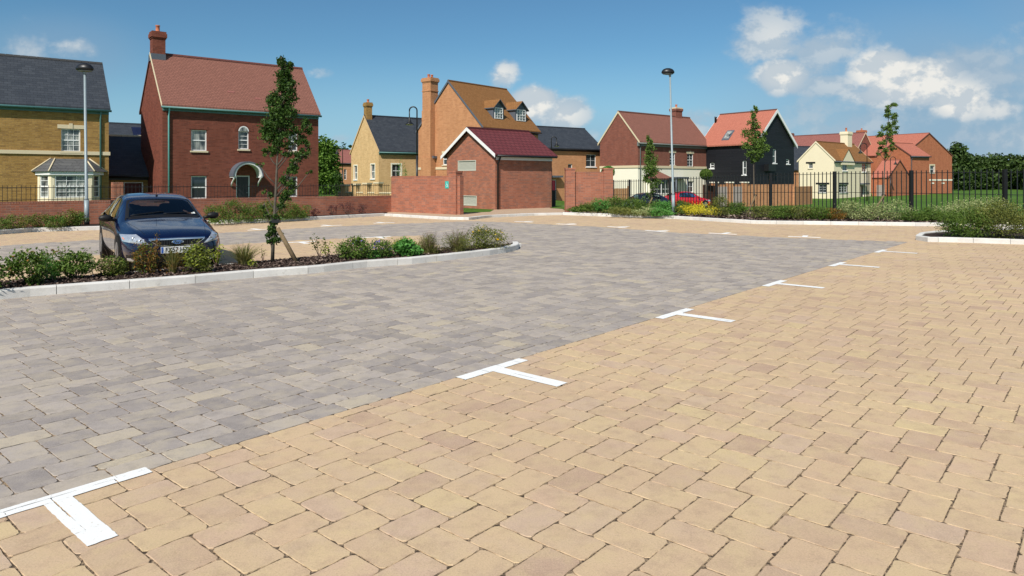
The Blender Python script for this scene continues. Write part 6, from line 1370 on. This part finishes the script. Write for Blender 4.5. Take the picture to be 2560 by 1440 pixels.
        def text(body, size, loc, mt, parent, nm, shear=0., xs=1.):
            cu_ = bpy.data.curves.new(nm, 'FONT'); cu_.body = body; cu_.size = size; cu_.align_x = 'CENTER'; cu_.align_y = 'CENTER'; cu_.extrude = .001; cu_.offset = .0015; cu_.shear = shear; cu_.materials.append(M[mt]); o = bpy.data.objects.new(nm, cu_); COL.objects.link(o); o.parent = parent; o.location = loc; o.rotation_euler = (R(90), 0, 0); o.scale = (xs, 1, 1)
            bpy.context.view_layer.update(); me_ = bpy.data.meshes.new_from_object(o.evaluated_get(bpy.context.evaluated_depsgraph_get())); o2 = bpy.data.objects.new(nm, me_); COL.objects.link(o2); o2.parent = parent; o2.location = loc; o2.rotation_euler = (R(90), 0, 0); o2.scale = (xs, 1, 1); bpy.data.objects.remove(o); bpy.data.curves.remove(cu_); return o2
        text('FX57 HZK', .108, (.015, y0-.0275, .406), 'trim', pl, 'plate_lettering', 0, .86)
        mb = MB(); yb_ = proj((0, -2, .545), (0, 1, 0))[0].y-.022
        vs = [(.095*rr_*math.cos(t), yb_-dy, .537+.040*rr_*math.sin(t)) for rr_, dy in ((1, 0), (1, .008), (.86, .011)) for t in np.linspace(0, 2*math.pi, 29)[:-1]]
        mb.mesh(vs, [(l*28+k, l*28+(k+1) % 28, (l+1)*28+(k+1) % 28, (l+1)*28+k) for l in (0, 1) for k in range(28)]+[tuple(56+k for k in range(28))], 0, .5, False); bg_ = raw('badge', mb, 'chrome'); mb = MB()
        mb.mesh([(.078*math.cos(t), yb_-.0125, .537+.030*math.sin(t)) for t in np.linspace(0, 2*math.pi, 29)[:-1]], [tuple(range(28))], 0, .5); raw('badge_field', mb, 'badge', bg_); text('Ford', .060, (0, yb_-.0135, .537), 'chrome', bg_, 'badge_lettering', .3, 1.1)
        # shut lines, wipers, aerial, sticker
        for sx in (-1, 1):
            patch('bonnet_line', 'top', [(sx*.475, .13), (sx*.480, .13), (sx*.665, 1.22), (sx*.660, 1.22)], 'trim', .0015, 1, 20)
            patch('bonnet_crease', 'top', [(sx*.40, .30), (sx*.402, .30), (sx*.50, 1.1), (sx*.498, 1.1)], 'trim', .001, 1, 16) if False else None
        patch('scuttle', 'top', [(-.64, 1.235), (.64, 1.235), (.655, 1.31), (-.655, 1.31)], 'trim', .004, 14, 3)
        for a, b in (((-.55, 1.36), (.02, 1.44)), ((.0, 1.36), (.52, 1.43))):
            mb = MB(); pts = []
            for i in range(7): f = i/6; hit, nn = proj((a[0]+(b[0]-a[0])*f, a[1]+(b[1]-a[1])*f, 3), (0, 0, -1)); pts.append(hit+nn*.018)
            mb.tube(pts, .008, 5); raw('wiper', mb, 'trim', ws)
        hit, nn = proj((0, 2.12, 3), (0, 0, -1)); mb = MB(); mb.tube([hit, hit+Vector((0, .01, .02))], [.025, .012], 8); mb.tube([hit+Vector((0, .01, .02)), hit+Vector((0, .10, .22))], .004, 5); raw('aerial', mb, 'trim')
        patch('tax_disc', 'top', [(.49, 1.395), (.56, 1.395), (.555, 1.455), (.485, 1.455)], 'paper', .009, 4, 4, ws)
        mb = MB()
        # rear view mirror and headrests just behind the glass
        for x, y, z, a, b, c in ((.0, 2.0, 1.14, .11, .02, .035),):
            h0, n0 = proj((x, 1.80, 3), (0, 0, -1)); mb.box(lambda p, q, s_: h0+n0*.008+Vector((p, q*.5, q*.25)), -.10, .10, -.035, .035, 0, .004)
        raw('mirror_mount', mb, 'trim', ws)
        for sd in ('left', 'right'):
            patch('door_line', sd, [(1.72, .22), (1.728, .22), (1.728, .86), (1.72, .86)], 'trim', .002, 1, 12); patch('door_line', sd, [(2.455, .22), (2.463, .22), (2.463, 1.24), (2.455, 1.24)], 'trim', .002, 1, 16); patch('door_handle', sd, [(2.22, .765), (2.40, .765), (2.40, .79), (2.22, .79)], paint, .03, 4, 2)
    return r
make_car('navy blue saloon car parked nose on behind the planted island', (-5.75, 12.0, 0), R(35.6), 'navy', (1, 1, 1), True)
pc = at(1722, 500, 56.5); make_car('bright red hatchback parked before the cream and red house', (pc.x+1.6, pc.y+.3, terrain(pc.x, pc.y)-.02), R(108), 'carred', (.98, .86, 1.02))
pc = at(1600, 500, 51); make_car('dark blue car parked by the tan board fence, left of the red car', (pc.x-1.6, pc.y-.5, terrain(pc.x, pc.y)-.06), R(-68), 'cardark', (1, .86, 1))
